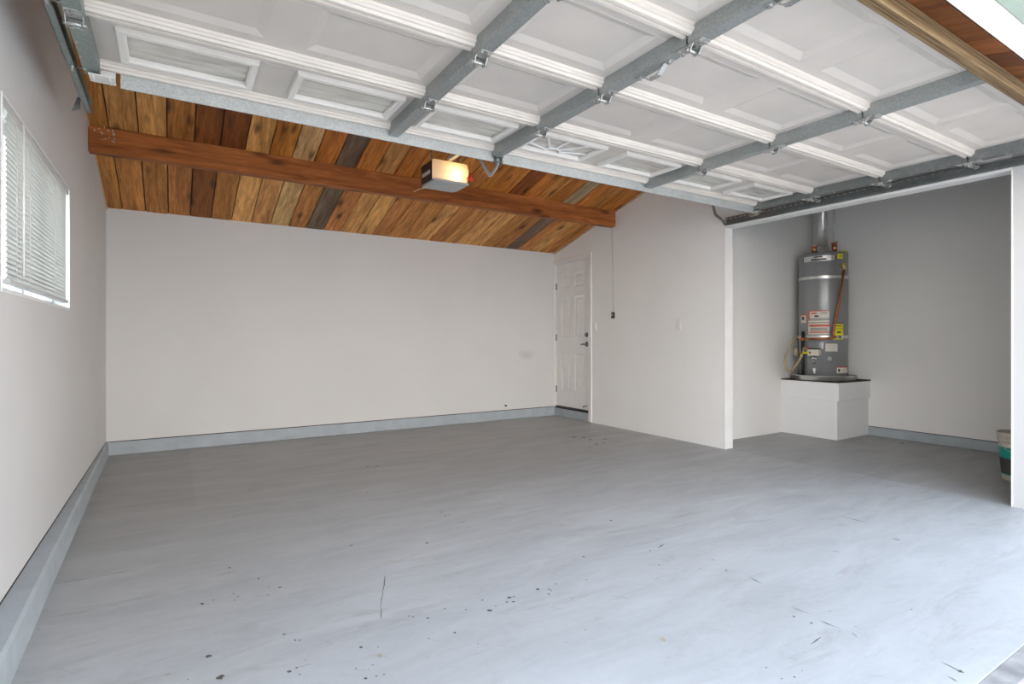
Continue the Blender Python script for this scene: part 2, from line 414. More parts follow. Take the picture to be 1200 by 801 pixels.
npl = 28
for k in range(-1, npl):
    if k < 0: xc = XL + .0015 + .06; ml, mu, mf = me_edge_low, me_edge_up, me_edge_fr
    else: xc = -.415 + PW * (k + .5); ml, mu, mf = me_low, me_up, me_fr
    if xc - PW / 2 > XR: break
    i = k + 1
    # underside of the board lies on the ceiling line
    y1 = BEAM_Y + .04; plank(ml, xc, y1, ceil_z(y1), -ANG, low[i % len(low)])
    plank(mu, xc, YRIDGE, ZR, -ANG, upp[i % len(upp)])
    plank(mf, xc, YO, ceil_z(YO), ANG, random.choice('mlomrk'))
# strips where the boards meet the gable walls
for x0, x1, nm in ((XR - .012, XR, 'trim_gable_right'), (XL, XL + .010, 'trim_gable_left')):
    bm = BM(); prism(bm, [(YRIDGE, ZR - .022), (YB, ZE - .022), (YB, ZE - .001), (YRIDGE, ZR - .001)], 0, x0, x1)
    struct(obj(nm, bm, 'pale_wood'))

# ceiling beam
bm = BM()
zt, zb = ceil_z(BEAM_Y) + .012, 2.497
prism(bm, [(BEAM_Y, zb), (BEAM_Y + .09, zb), (BEAM_Y + .09, ceil_z(BEAM_Y + .09) - .001), (BEAM_Y, ceil_z(BEAM_Y) - .001)], 0, XL + .002, XR - .001)
bmesh.ops.bevel(bm, geom=bm.edges[:], offset=.004, segments=1, affect='EDGES')
beam = obj('ceiling_beam', bm, 'beam', None, (XL, BEAM_Y, zb))
tag(beam, 'long reddish brown timber beam under the sloped plank ceiling', 'beam')
bm = BM()
for i in range(16):                                      # torn paint and drywall crumbs left at the beam's end
    p = Vector((XL + .03 + random.random() * .13, BEAM_Y - .002, zb + .09 + random.random() * .11))
    q = p + Vector((random.uniform(-.012, .012), 0, random.uniform(-.02, .02)))
    tube(bm, [p, (p + q) / 2 + Vector((.004, -.004, 0)), q], [.002, .0045, .0015], 6)
o = obj('plaster_crumb', bm, 'paper', beam); o['kind'] = 'stuff'; o['label'] = 'flakes of white plaster stuck on the beam end'

# ------------------------------------------------------------------ opening header, soffit, fascia, gutter
hd = obj('header_beam', box(BM(), XL - T, XR + .2, .86, .90, 2.18, 2.44, .003), 'header', None, (XL, .86, 2.18))
tag(hd, 'weathered timber header across the garage opening at the top right', 'beam')
ANG2 = math.atan(SL)
sof = thing('soffit', 'brown plank soffit outside the garage opening, beyond the weathered header', 'soffit', (XL, .86, 2.235))
sm = BM(); box(sm, -PW / 2 + .002, PW / 2 - .002, -.086, 0, 0, .018, .002)
sme = bpy.data.meshes.new('board'); sm.to_mesh(sme); sm.free(); sme.materials.append(M['wood'])
for k in range(-1, 30):
    o = bpy.data.objects.new('board', sme); C.objects.link(o); o.parent = sof
    o.location = (.9 + PW * .42 + PW * (k - 1) , -.001, 0); o.rotation_euler = (ANG2, 0, 0)
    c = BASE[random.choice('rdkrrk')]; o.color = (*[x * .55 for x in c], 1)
fa = obj('fascia_board', box(BM(), XL - .4, XR + 1.2, .680, .765, 2.203, 2.30, .003), 'fascia', None, (XL, .68, 2.203))
tag(fa, 'bright white painted fascia board outside along the eave', 'fascia')
bm = BM()
prism(bm, [(.56, 2.22), (.676, 2.20), (.676, 2.30), (.668, 2.30), (.668, 2.212), (.572, 2.232), (.56, 2.30), (.55, 2.30)], 0, XL - .4, XR + 1.2)
gu = obj('roof_gutter', bm, 'gutter', None, (XL, .56, 2.2)); tag(gu, 'pale green roof gutter outside, in the top right corner', 'gutter')
# outer roof
bm = BM()
prism(bm, [(.66, 2.31), (YRIDGE, ZR + .14), (YB + .5, ceil_z(YB + .5) + .14), (YB + .5, ceil_z(YB + .5) + .19), (YRIDGE, ZR + .19), (.66, 2.36)], 0, XL - .5, XA + .6)
struct(obj('ceiling_roof_deck', bm, 'dark_wood'))

# ------------------------------------------------------------------ garage door, open overhead (door_1)
GX0, GX1 = -.335, 4.545
JY = [.955, 1.475, 2.005, 2.535, 3.042]        # near edge, joints, far edge
ZS, ZRL, ZST = 2.336, 2.300, 2.270             # skin, rails, stile faces
PITCH = (GX1 - GX0 - .10) / 7
PX = [GX0 + .05 + PITCH * (i + .5) for i in range(7)]
gd = bpy.data.objects.new('door_1', None); C.objects.link(gd); gd.location = (2.1, 2.0, ZRL); struct(gd)
gd['label'] = 'white sectional garage door parked open overhead'
def section(y0, y1, windows):
    """steel pan: skin with pressed panels (or window holes)"""
    bm = BM()
    pw, ph, s, dp = .52, .33, .036, .013
    yc = (y0 + y1) / 2 + .004
    if windows: pw, ph, yc = .50, .285, (y0 + y1) / 2 + .01
    def q(*pts): bm.faces.new([bm.verts.new(p) for p in pts])
    xs = [GX0] + [x for c in PX for x in (c - pw / 2, c + pw / 2)] + [GX1]
    ya, yb = yc - ph / 2, yc + ph / 2
    q((GX0, y0, ZS), (GX1, y0, ZS), (GX1, ya, ZS), (GX0, ya, ZS))
    q((GX0, yb, ZS), (GX1, yb, ZS), (GX1, y1, ZS), (GX0, y1, ZS))
    for i in range(0, len(xs), 2): q((xs[i], ya, ZS), (xs[i + 1], ya, ZS), (xs[i + 1], yb, ZS), (xs[i], yb, ZS))
    for c in PX:
        o_ = [(c - pw / 2, ya), (c + pw / 2, ya), (c + pw / 2, yb), (c - pw / 2, yb)]
        if windows:
            for k in range(4):
                a, b2 = o_[k], o_[(k + 1) % 4]
                q((*a, ZS), (*b2, ZS), (*b2, ZS + .02), (*a, ZS + .02))
        else:
            i_ = [(c - pw / 2 + s, ya + s), (c + pw / 2 - s, ya + s), (c + pw / 2 - s, yb - s), (c - pw / 2 + s, yb - s)]
            for k in range(4):
                a, b2, e, f = o_[k], o_[(k + 1) % 4], i_[(k + 1) % 4], i_[k]
                q((*a, ZS), (*b2, ZS), (*e, ZS + dp), (*f, ZS + dp))
            q(*[(*p, ZS + dp) for p in i_])
    bmesh.ops.remove_doubles(bm, verts=bm.verts[:], dist=.0002)
    bmesh.ops.recalc_face_normals(bm, faces=bm.faces[:])
    # give the pan its thickness
    r = bmesh.ops.solidify(bm, geom=bm.faces[:], thickness=.0015)
    return obj('door_panel', bm, 'panel', gd, (GX0, y0, ZS))
def rail(y, d, far=False):
    """hemmed edge of a section: stepped profile running along X; d=+1 the section lies at larger Y"""
    bm = BM()
    w1, w2, w3 = .010, .020, .034
    pr = [(0, ZS), (0, ZRL + .012), (w1 * .2, ZRL + .012), (w1 * .2 + .003, ZRL), (w2, ZRL), (w2 + .006, ZRL + .010), (w2 + .013, ZRL + .012), (w2 + .017, ZRL + .022), (w3 + .000, ZRL + .026), (w3 + .006, ZS)]
    prism(bm, [(y + d * (a + .002), z) for a, z in pr], 0, GX0 + .004, GX1 - .004)
    return obj('rail', bm, 'rail', gd, (GX0, y, ZRL))
for i in range(4):
    y0, y1 = JY[i], JY[i + 1]
    section(y0, y1, i == 3)
    rail(y0, 1); rail(y1, -1)
# windows of the far section
wy = (JY[3] + JY[4]) / 2 + .01
def ring(bm, cx, cy, ow, oh, iw, ih, z0, z1, ch=.006):
    def R4(wd, hh, z): return [bm.verts.new((cx + sx_ * wd / 2, cy + sy_ * hh / 2, z)) for sx_, sy_ in ((-1, -1), (1, -1), (1, 1), (-1, 1))]
    rr = [R4(ow, oh, z1), R4(ow - ch, oh - ch, z0), R4(iw + ch * 2.4, ih + ch * 2.4, z0), R4(iw, ih, z0 + ch * 1.4), R4(iw, ih, z1)]
    for a, b2 in zip(rr, rr[1:] + rr[:1]):
        for k in range(4): bm.faces.new((a[k], a[(k + 1) % 4], b2[(k + 1) % 4], b2[k]))
f0 = None
for i, cx in enumerate(PX):
    if i == 0:
        bm = BM(); ring(bm, cx + .008, wy, .525, .300, .455, .232, ZS - .022, ZS + .002)
        f0 = obj('window_frame', bm, 'frame_enamel', gd, (cx, wy, ZS - .02))
        fr = f0
        pn = obj('pane', box(BM(), cx - .225, cx + .24, wy - .12, wy + .12, ZS + .004, ZS + .007), 'dusty_glass', fr)
    else:
        fr = copy(f0, gd, (cx, wy, ZS - .02))
    if i == 3:                                       # sunburst insert
        bm = BM(); by = wy + .118
        for a in (18, 52, 90, 128, 162):
            d = Vector((math.cos(math.radians(a)), -math.sin(math.radians(a)), 0))
            L_ = min(.235 / max(abs(d.x), .01), .24 / max(abs(d.y), .01))
            s_ = Vector((-d.y, d.x, 0)) * .007
            p0 = Vector((cx, by, ZS + .001)) + d * .055; p1 = Vector((cx, by, ZS + .001)) + d * L_
            vs_ = [bm.verts.new(p + e + Vector((0, 0, zz))) for zz in (0, -.006) for p, e in ((p0, -s_), (p1, -s_), (p1, s_), (p0, s_))]
            for idx in ((0, 1, 2, 3), (4, 7, 6, 5), (0, 4, 5, 1), (1, 5, 6, 2), (2, 6, 7, 3), (3, 7, 4, 0)): bm.faces.new([vs_[t] for t in idx])
        arc = [Vector((cx + .06 * math.cos(PI * t / 12), by - .06 * math.sin(PI * t / 12), ZS - .002)) for t in range(13)]
        tube(bm, arc, .006, 6)
        g_ = obj('grille', bm, 'vinyl', fr); g_['label'] = 'white sunburst grille in the middle door window'
# strut along the far edge
SY = 3.045
bm = BM()
prism(bm, [(SY + .026, 2.335), (SY - .001, 2.335), (SY - .001, 2.241), (SY + .009, 2.241), (SY + .009, 2.250), (SY + .0065, 2.250), (SY + .0065, 2.2435), (SY + .001, 2.2435), (SY + .001, 2.3325), (SY + .026, 2.3325)], 0, GX0 + .13, GX1 - .01)
o = obj('strut', bm, 'galv', gd, (GX0, SY, 2.24)); o['label'] = 'bright galvanised steel strut along the far edge'
# stiles, hinges, rollers
SX = [GX0 + .029, GX0 + .05 + 2 * PITCH, GX0 + .05 + 3 * PITCH, GX0 + .05 + 5 * PITCH, GX1 - .055]
def stile(x, y0, y1, wd, mat, end=False):
    bm = BM(); h_ = wd / 2
    pr = [(-h_, ZS - .001), (-h_, ZST + .002), (-h_ + .002, ZST), (h_ - .002, ZST), (h_, ZST + .002), (h_, ZS - .001), (h_ - .003, ZS - .001), (h_ - .003, ZST + .004), (-h_ + .003, ZST + .004), (-h_ + .003, ZS - .001)]
    prism(bm, [(x + a, z) for a, z in pr], 1, y0 + .004, y1 - .004)
    o = obj('stile', bm, mat, gd, (x, (y0 + y1) / 2, ZST))
    return o
def hexbolt(bm, x, y, z, r=.0075, h_=.008):
    vs_ = [[bm.verts.new((x + r * math.cos(k * PI / 3), y + r * math.sin(k * PI / 3), zz)) for k in range(6)] for zz in (z, z - h_)]
    for k in range(6): bm.faces.new((vs_[0][k], vs_[0][(k + 1) % 6], vs_[1][(k + 1) % 6], vs_[1][k]))
    bm.faces.new(vs_[1]); bm.faces.new(vs_[0][::-1])
BOLT = None
for si, x in enumerate(SX):
    for i in range(4):
        y1_ = JY[i + 1] if i < 3 else SY - .004
        end = si in (0, 4)
        o = stile(x, JY[i], y1_, .060 if not end else .058, 'stile_end' if si == 0 else ('track' if si == 4 else 'stile'))  # right end stile takes the darker steel, its shade put into the colour
        if i == 0 and si == 0: pass
        if si == 4 or si == 0:                            # bolt heads along the end stiles
            for k in range(4):
                yb_ = JY[i] + (y1_ - JY[i]) * (k + .5) / 4
                if BOLT is None:
                    bm = BM(); hexbolt(bm, x - .02, yb_, ZST, .006, .006); BOLT = obj('bolt', bm, 'zinc', o, (x - .02, yb_, ZST))
                else: copy(BOLT, o, (x - .02, yb_, ZST))
def hinge(x, y):
    bm = BM(); z = ZST
    box(bm, x - .026, x + .026, y + .012, y + .072, z - .004, z, .001)
    box(bm, x - .026, x + .026, y - .072, y - .012, z - .004, z, .001)
    for s_ in (-1, 1):                                    # ears
        prism(bm, [(y - .030, z - .002), (y + .030, z - .002), (y + .012, z - .030), (y - .012, z - .030)], 0, x + s_ * .026 - .0015, x + s_ * .026 + .0015)
    tube(bm, [(x - .036, y, z - .020), (x + .036, y, z - .020)], .0085, 10)
    for yy_ in (y - .055, y + .055):
        for s_ in (-1, 1): hexbolt(bm, x + s_ * .015, yy_, z - .004, .007, .007)
    return obj('hinge', bm, 'zinc', gd, (x, y, z))
h0 = hinge(SX[0], JY[1])
for si, x in enumerate(SX):
    for j in (1, 2, 3):
        if si == 0 and j == 1: continue
        copy(h0, gd, (x, JY[j], ZST))
def roller(side, y, z):
    x = GX0 if side < 0 else GX1; bm = BM()
    tube(bm, [(x - side * .06, y, z), (x + side * .045, y, z)], .0055, 8)
    tube(bm, [(x + side * .040, y, z), (x + side * .056, y, z)], .020, 16)
    return obj('roller', bm, 'zinc', gd, (x, y, z))
for side in (-1, 1):
    zr = 2.318 if side < 0 else 2.262
    r0 = roller(side, JY[1], zr)
    for j in (2, 3): copy(r0, gd, (r0.location.x + gd.location.x, JY[j], zr))
    copy(r0, gd, (r0.location.x + gd.location.x, SY + .06, zr))
# top brackets at the strut ends
bm = BM(); box(bm, GX0 + .018, GX0 + .112, SY - .055, SY + .03, 2.256, 2.262, .001); box(bm, GX0 + .018, GX0 + .112, SY - .001, SY + .004, 2.256, 2.33)
for s_ in (.035, .095): box(bm, GX0 + s_ - .002, GX0 + s_ + .002, SY - .05, SY + .0, 2.244, 2.258)
o = obj('top_bracket', bm, 'white_plastic', gd, (GX0 + .06, SY, 2.26)); o['label'] = 'white bracket at the left end of the strut'
bm = BM(); box(bm, GX1 - .09, GX1 - .02, SY - .055, SY + .03, 2.250, 2.256, .001); box(bm, GX1 - .085, GX1 - .078, SY - .05, SY + .04, 2.21, 2.255); hexbolt(bm, GX1 - .05, SY - .03, 2.25)
obj('top_bracket', bm, 'zinc', gd, (GX1 - .05, SY, 2.25))
# bottom seal retainer
bm = BM(); box(bm, GX0 + .003, GX1 - .003, JY[0] - .008, JY[0] + .001, ZRL + .004, ZS + .006, .001)
o = obj('bottom_rail', bm, 'rail', gd, (GX0, JY[0], ZRL))
bm = BM(); tube(bm, [(GX0, JY[0] - .016, 2.315), (GX1, JY[0] - .016, 2.315)], .008, 10); obj('rubber_seal', bm, 'dark', gd, (GX0, JY[0] - .016, 2.31))
# lift handles on the third stile
def handle(pa, pb):
    a = at(*pa, 2, ZST); b2 = at(*pb, 2, ZST)
    a.x = b2.x = SX[2] + .012
    bm = BM(); z = ZST
    pts = [(a.x, a.y, z), (a.x, a.y - .004, z - .004), (a.x, a.y - .045, z - .034), (a.x, b2.y + .012, z - .036), (a.x, b2.y + .03, z - .006)]
    box(bm, a.x - .014, a.x + .014, a.y - .004, a.y + .03, z - .004, z, .001); box(bm, a.x - .014, a.x + .014, b2.y - .03, b2.y + .012, z - .004, z, .001)
    y0_, y1_ = b2.y, a.y
    prof = [(y1_, z - .003), (y1_ - .04, z - .036), (y0_ + .04, z - .036), (y0_, z - .003), (y0_, z), (y0_ + .043, z - .031), (y1_ - .043, z - .031), (y1_, z)]
    prism(bm, [(p, q) for p, q in prof], 0, a.x - .013, a.x + .013)
    hexbolt(bm, a.x, a.y + .015, z - .004); hexbolt(bm, a.x, b2.y - .015, z - .004)
    obj('lift_handle', bm, 'zinc', gd, (a.x, (a.y + b2.y) / 2, z))
handle((766, 94), (798, 80)); handle((950, 26), (1005, 8))
# opener arm bracket and curved arm
ax_ = SX[2] + .01
bm = BM(); box(bm, ax_ - .022, ax_ - .019, SY - .035, SY + .01, 2.225, 2.27); box(bm, ax_ + .019, ax_ + .022, SY - .035, SY + .01, 2.225, 2.27); box(bm, ax_ - .03, ax_ + .03, SY - .04, SY - .001, 2.264, 2.268)
tube(bm, [(ax_ - .032, SY - .02, 2.238), (ax_ + .032, SY - .02, 2.238)], .006, 8)
obj('arm_bracket', bm, 'track', gd, (ax_, SY, 2.25))
bm = BM()
a0 = Vector((ax_, SY - .02, 2.238)); pts = [a0, a0 + Vector((0, .03, -.03)), a0 + Vector((0, .09, -.058)), a0 + Vector((0, .115, -.055)), a0 + Vector((0, .15, -.02)), a0 + Vector((0, .36, .21))]
for p, q in zip(pts, pts[1:]):
    d = (q - p).normalized(); nrm = Vector((0, -d.z, d.y))
    vs_ = [bm.verts.new(pp + nrm * sgn * .013 + Vector((xx, 0, 0))) for xx in (-.0025, .0025) for pp, sgn in ((p, -1), (q, -1), (q, 1), (p, 1))]
    for idx in ((0, 1, 2, 3), (4, 7, 6, 5), (0, 4, 5, 1), (1, 5, 6, 2), (2, 6, 7, 3), (3, 7, 4, 0)): bm.faces.new([vs_[t] for t in idx])
obj('door_arm', bm, 'galv', gd, (ax_, SY, 2.23))

# ------------------------------------------------------------------ tracks
def ctrack(bm, x, y0, y1, z, side):
    """C channel opening towards the door; side -1 left wall, +1 right wall"""
    s_ = side; w_, h_, t_ = .028, .026, .002
    for (xa, xb, za, zb_) in ((x, x - s_ * t_, z - h_, z + h_), (x, x - s_ * w_, z - h_, z - h_ + t_), (x, x - s_ * w_, z + h_ - t_, z + h_), (x - s_ * w_, x - s_ * (w_ - t_), z - h_, z - h_ + .012), (x - s_ * w_, x - s_ * (w_ - t_), z + h_ - .012, z + h_)):
        box(bm, min(xa, xb), max(xa, xb), y0, y1, za, zb_)
def curve_down(bm, x, y1, z, side):
    w_, h_ = .028, .026; R_ = .30; cy, cz = y1, z - R_
    def sec(a):
        c_, s2 = math.sin(a), math.cos(a)
        out = []
        for (dx, dr) in ((0, -h_), (0, h_), (-side * w_, h_), (-side * w_, h_ - .012), (-side * (w_ - .003), h_ - .012), (-side * (w_ - .003), h_ - .003), (-side * .003, h_ - .003), (-side * .003, -h_ + .003), (-side * (w_ - .003), -h_ + .003), (-side * (w_ - .003), -h_ + .012), (-side * w_, -h_ + .012), (-side * w_, -h_)):
            out.append(bm.verts.new((x + dx, cy - (R_ + dr) * c_, cz + (R_ + dr) * s2)))
        return out
    prev = sec(0)
    for k in range(1, 13):
        cur = sec(PI / 2 * k / 12)
        for j in range(12): bm.faces.new((prev[j], prev[(j + 1) % 12], cur[(j + 1) % 12], cur[j]))
        prev = cur
    return cy - R_, cz
def perforated(bm, x, y0, y1, z0, z1, t=.003, pitch=.05):
    """angle iron web in the Y-Z plane with real slots"""
    n_ = max(1, int((y1 - y0) / pitch)); st = (y1 - y0) / n_; zc = (z0 + z1) / 2
    box(bm, x, x + t, y0, y1, z0, zc - .006); box(bm, x, x + t, y0, y1, zc + .006, z1)
    for k in range(n_): box(bm, x, x + t, y0 + k * st, y0 + k * st + st * .45, zc - .006, zc + .006)
# left
tl = thing('door_track', 'left overhead door track by the window wall, dull grey steel channel', 'track', (-.40, 1.3, 2.32), 'overhead door tracks')
bm = BM(); ctrack(bm, -.403, 1.25, 3.70, 2.345, -1); yy0, zz0 = curve_down(bm, -.403, 1.25, 2.345, -1)
obj('channel', bm, 'stile_end', tl)
bm = BM(); box(bm, -.403 - .0, -.403 + .028, yy0 - .026, yy0 + .026, .02, zz0); obj('vertical_channel', bm, 'stile_end', tl)
bm = BM(); perforated(bm, -.409, 2.1, 3.68, 2.352, 2.385); box(bm, -.409, -.385, 2.1, 3.68, 2.382, 2.385)
obj('stiffening_angle', bm, 'stile_end', tl)
bm = BM()                                               # strap from the track end up to the wall
p_ = Vector((XL + .006, 3.62, 2.36))
prism(bm, [(-.455, 2.292), (-.418, 2.310), (-.418, 2.372), (-.430, 2.372)], 1, 3.64, 3.644)

obj('bracket', bm, 'track', tl)
# right
XT = 4.672
tr_ = thing('door_track', 'right overhead door track along the alcove header, dark steel with slotted angle', 'track', (XT, 1.3, 2.24), 'overhead door tracks')
ZT = 2.252
bm = BM(); ctrack(bm, XT, 1.25, 3.485, ZT, 1); yy0, zz0 = curve_down(bm, XT, 1.25, ZT, 1)
obj('channel', bm, 'track', tr_)
bm = BM(); box(bm, XT - .028, XT, yy0 - .026, yy0 + .026, .02, zz0); obj('vertical_channel', bm, 'track', tr_)
bm = BM(); perforated(bm, XT - .036, 1.5, 3.47, 2.262, 2.296); box(bm, XT - .036, XT - .01, 1.5, 3.47, 2.294, 2.296)
o = obj('stiffening_angle', bm, 'track', tr_)
tb = None
for k in range(14):
    y = 1.6 + k * .14
    if tb is None:
        bm = BM(); tube(bm, [(XT - .036, y, 2.279), (XT - .044, y, 2.279)], .006, 6); tb = obj('bolt', bm, 'zinc', tr_, (XT - .04, y, 2.279))
    else: copy(tb, tr_, (XT - .04, y, 2.279))
bm = BM()                                               # hanger strap rising from the track end
pA, pB = Vector((XT - .02, 3.485, 2.235)), Vector((XT - .10, 3.60, 2.56))
mid = pA + Vector((-.015, .06, .10))
def strap(bm, pts, wdir, w_, t_):
    nrm_prev = None
    for p, q in zip(pts, pts[1:]):
        d = (q - p).normalized(); wv = (wdir - d * wdir.dot(d)).normalized() * w_ / 2; nv = d.cross(wv).normalized() * t_ / 2
        vs_ = [bm.verts.new(pp + a * wv + b3 * nv) for pp in (p, q) for a, b3 in ((-1, -1), (1, -1), (1, 1), (-1, 1))]
        for idx in ((0, 1, 2, 3), (4, 7, 6, 5), (0, 4, 5, 1), (1, 5, 6, 2), (2, 6, 7, 3), (3, 7, 4, 0)): bm.faces.new([vs_[t] for t in idx])
strap(bm, [pA, pA + Vector((-.02, .02, .05)), mid + Vector((-.03, .02, .01)), pB, Vector((pB.x, 3.62, ceil_z(3.62) - .002))], Vector((0, 1, 0)), .028, .003)
for k in range(3): hexbolt(bm, pA.x - .01 * k, pA.y + .02 * k, pA.z + .03 * k, .006, .01)
obj('hanger_strap', bm, 'track', tr_)

# ------------------------------------------------------------------ garage door opener
OX, OY, OZ = 1.86, 3.90, 2.33
op = thing('garage_door_opener', 'garage door opener head with a glowing frosted lens, hung before the beam', 'door opener', (OX, OY, OZ))
x0, x1, y0, y1 = OX - .15, OX + .15, OY, OY + .26
bm = BM(); z0, z1 = OZ + .005, OZ + .17
box(bm, x0, x1, y0 + .05, y1, z0 + .02, z1, .006)
o = obj('housing', bm, 'black', op); o['label'] = 'black motor housing'
bm = BM(); box(bm, x0 - .002, x0, y0 + .075, y1 - .03, z0 + .065, z0 + .095); o = obj('sticker', bm, 'paper', op); o['label'] = 'white printed sticker on the black side'
# lamp compartment: curved lens with open back on the housing
bm = BM(); n = 8
prof = [(y0 + .049, z1 + .002)] + [(y0 - .004 + .02 * (math.cos(PI * k / n) ** 2) - .008 * math.sin(PI * k / n), z1 - (z1 - z0 - .012) * k / n) for k in range(n + 1)]
L0 = [bm.verts.new((x0 + .006, a, b2)) for a, b2 in prof]; L1 = [bm.verts.new((x1 - .006, a, b2)) for a, b2 in prof]
for k in range(len(prof) - 1):
    f = bm.faces.new((L0[k], L0[k + 1], L1[k + 1], L1[k])); f.smooth = True
cap0 = bm.verts.new((x0 + .006, y0 + .049, z0 + .012)); cap1 = bm.verts.new((x1 - .006, y0 + .049, z0 + .012))
bm.faces.new(L0 + [cap0]); bm.faces.new((L1 + [cap1])[::-1]); bm.faces.new((L0[0], L1[0], cap1, cap0))
lens = obj('lamp_lens', bm, 'lens', op); lens['label'] = 'frosted white lens lit warm from inside'
obj('lens_screw', lathe(BM(), [(.008, 0), (.008, .004)], 12, (0, 0, 0)), 'black', lens, None)
sc = lens.children[0]; sc.rotation_euler = (PI / 2, 0, 0); sc.location = (-.128, .006, .15)
bm = BM(); prism(bm, [(x0, y0 - .004), (x1, y0 - .004), (x1, y1 - .03), (x1 - .03, y1), (x0 + .01, y1), (x0, y1 - .02)], 2, z0 - .006, z0 + .012)
bmesh.ops.bevel(bm, geom=bm.edges[:], offset=.003, segments=1, affect='EDGES')
o = obj('bottom_cover', bm, 'grey_plastic', op)
for s_ in (-1, 1):                                     # perforated hanger straps to the beam and ceiling
    xx = OX + s_ * .12; bm = BM(); top = ceil_z(OY + .12) - .001
    nn = 12; zz = [z1 + (top - z1) * k / nn for k in range(nn + 1)]
    for k in range(nn):
        box(bm, xx - .0015, xx + .0015, OY + .105, OY + .112, zz[k], zz[k + 1]); box(bm, xx - .0015, xx + .0015, OY + .124, OY + .131, zz[k], zz[k + 1])
        box(bm, xx - .0015, xx + .0015, OY + .112, OY + .124, zz[k], zz[k] + (zz[k + 1] - zz[k]) * .5)
    obj('hanger', bm, 'stile_end', op)
bm = BM(); box(bm, OX - .018, OX + .018, 1.0, OY + .05, z1 + .012, z1 + .04, .003); 
obj('rail', bm, 'galv', op)
bm = BM(); box(bm, OX - .03, OX + .03, SY + .37, SY + .47, z1 - .012, z1 + .012, .004); obj('trolley', bm, 'track', op)
wp = [(x0 + .05, y1 - .06, z0 - .004), (x0 + .01, y1 - .02, z0 - .014), (x0 - .03, y1 - .01, z0 - .026), (x0 - .065, y1, z0 - .050)]
bm = BM(); tube(bm, wp, .003, 6); o = obj('bell_wire', bm, 'wire', op)
bl = bpy.data.lights.new('opener_bulb', 'POINT'); bl.energy = .55; bl.color = (1.0, .62, .25); bl.shadow_soft_size = .022
bo = bpy.data.objects.new('opener_bulb', bl); C.objects.link(bo); bo.parent = op; bo.location = (.035, .026, .065)
# release cord
RX, RY = OX + .13, OY - .06
rc = thing('release_cord', 'red pull handle on a short cord beside the lit opener lens', 'pull handle', (RX, RY, 2.36))
bm = BM(); tube(bm, [(RX, RY, 2.50), (RX + .004, RY, 2.45), (RX, RY, 2.405)], .003, 6); obj('cord', bm, 'red_plastic', rc)
bm = BM(); tube(bm, [(RX - .022, RY, 2.362), (RX - .006, RY, 2.366), (RX, RY, 2.41)], [.012, .014, .008], 8); tube(bm, [(RX + .024, RY, 2.350), (RX + .006, RY, 2.366), (RX, RY, 2.41)], [.012, .016, .008], 8)
obj('handle', bm, 'red_plastic', rc)

# ------------------------------------------------------------------ window_1 in the left wall, with its blind
w1 = bpy.data.objects.new('window_1', None); C.objects.link(w1); w1.location = (XL - .06, (WY0 + WY1) / 2, WZ0); struct(w1)
bm = BM(); t_ = .045
for (a, b2, c_, d_) in ((WY0, WY1, WZ0, WZ0 + t_), (WY0, WY1, WZ1 - t_, WZ1), (WY0, WY0 + t_, WZ0 + t_, WZ1 - t_), (WY1 - t_, WY1, WZ0 + t_, WZ1 - t_), ((WY0 + WY1) / 2 - .02, (WY0 + WY1) / 2 + .02, WZ0 + t_, WZ1 - t_)):
    box(bm, XL - .105, XL - .075, a, b2, c_, d_, .002)
wf = obj('window_frame', bm, 'vinyl', w1)
for a, b2 in ((WY0 + t_, (WY0 + WY1) / 2 - .02), ((WY0 + WY1) / 2 + .02, WY1 - t_)):
    obj('pane', box(BM(), XL - .092, XL - .088, a, b2, WZ0 + t_, WZ1 - t_), 'glass', w1)
bm = BM(); rv = .012
box(bm, XL - .075, XL + .003, WY0, WY1, WZ0, WZ0 + rv, .001); box(bm, XL - .075, XL + .003, WY0, WY0 + rv, WZ0 + rv, WZ1, .001); box(bm, XL - .075, XL + .003, WY1 - rv, WY1, WZ0 + rv, WZ1, .001); box(bm, XL - .075, XL + .003, WY0 + rv, WY1 - rv, WZ1 - rv, WZ1, .001)
obj('reveal', bm, 'vinyl', w1)
bl_ = thing('window_blind', 'closed white mini blind hanging in the window at left', 'blind', (XL - .02, (WY0 + WY1) / 2, WZ0 + .03))
by0, by1 = WY0 + .105, WY1 - .085; xb = XL - .008
o = obj('headrail', box(BM(), xb - .016, xb + .006, by0 - .07, by1 + .06, WZ1 - rv - .032, WZ1 - rv - .004, .002), 'slat', bl_)
bm = BM(); n = 3; sw = .0255; rows = []
ang = math.radians(72)
for k in range(4):
    u = (k / 3 - .5) * sw; bow = .0022 * (1 - (2 * k / 3 - 1) ** 2)
    dx, dz = u * math.cos(ang) + bow * math.sin(ang), u * math.sin(ang) - bow * math.cos(ang)
    rows.append((dx, dz))
zt0 = WZ1 - rv - .045; zb0 = WZ0 + .055; pit = .0205; ns = int((zt0 - zb0) / pit) + 1
for (dx, dz) in rows: pass
va = [[bm.verts.new((xb + dx, y, zt0 + dz)) for dx, dz in rows] for y in (by0, by1)]
for k in range(3): f = bm.faces.new((va[0][k], va[0][k + 1], va[1][k + 1], va[1][k])); f.smooth = True
bmesh.ops.solidify(bm, geom=bm.faces[:], thickness=.0007)
s0 = obj('slat', bm, 'slat', bl_, (xb, (by0 + by1) / 2, zt0))
for k in range(1, ns): copy(s0, bl_, (xb, (by0 + by1) / 2, zt0 - k * pit))
zbr = zt0 - ns * pit
obj('bottom_rail', box(BM(), xb - .012, xb + .014, by0 - .002, by1 + .002, zbr - .010, zbr + .008, .003), 'slat', bl_)
obj('end_cap', box(BM(), xb - .013, xb + .015, by0 - .006, by0 - .001, zbr - .011, zbr + .009, .001), 'grey_plastic', bl_)
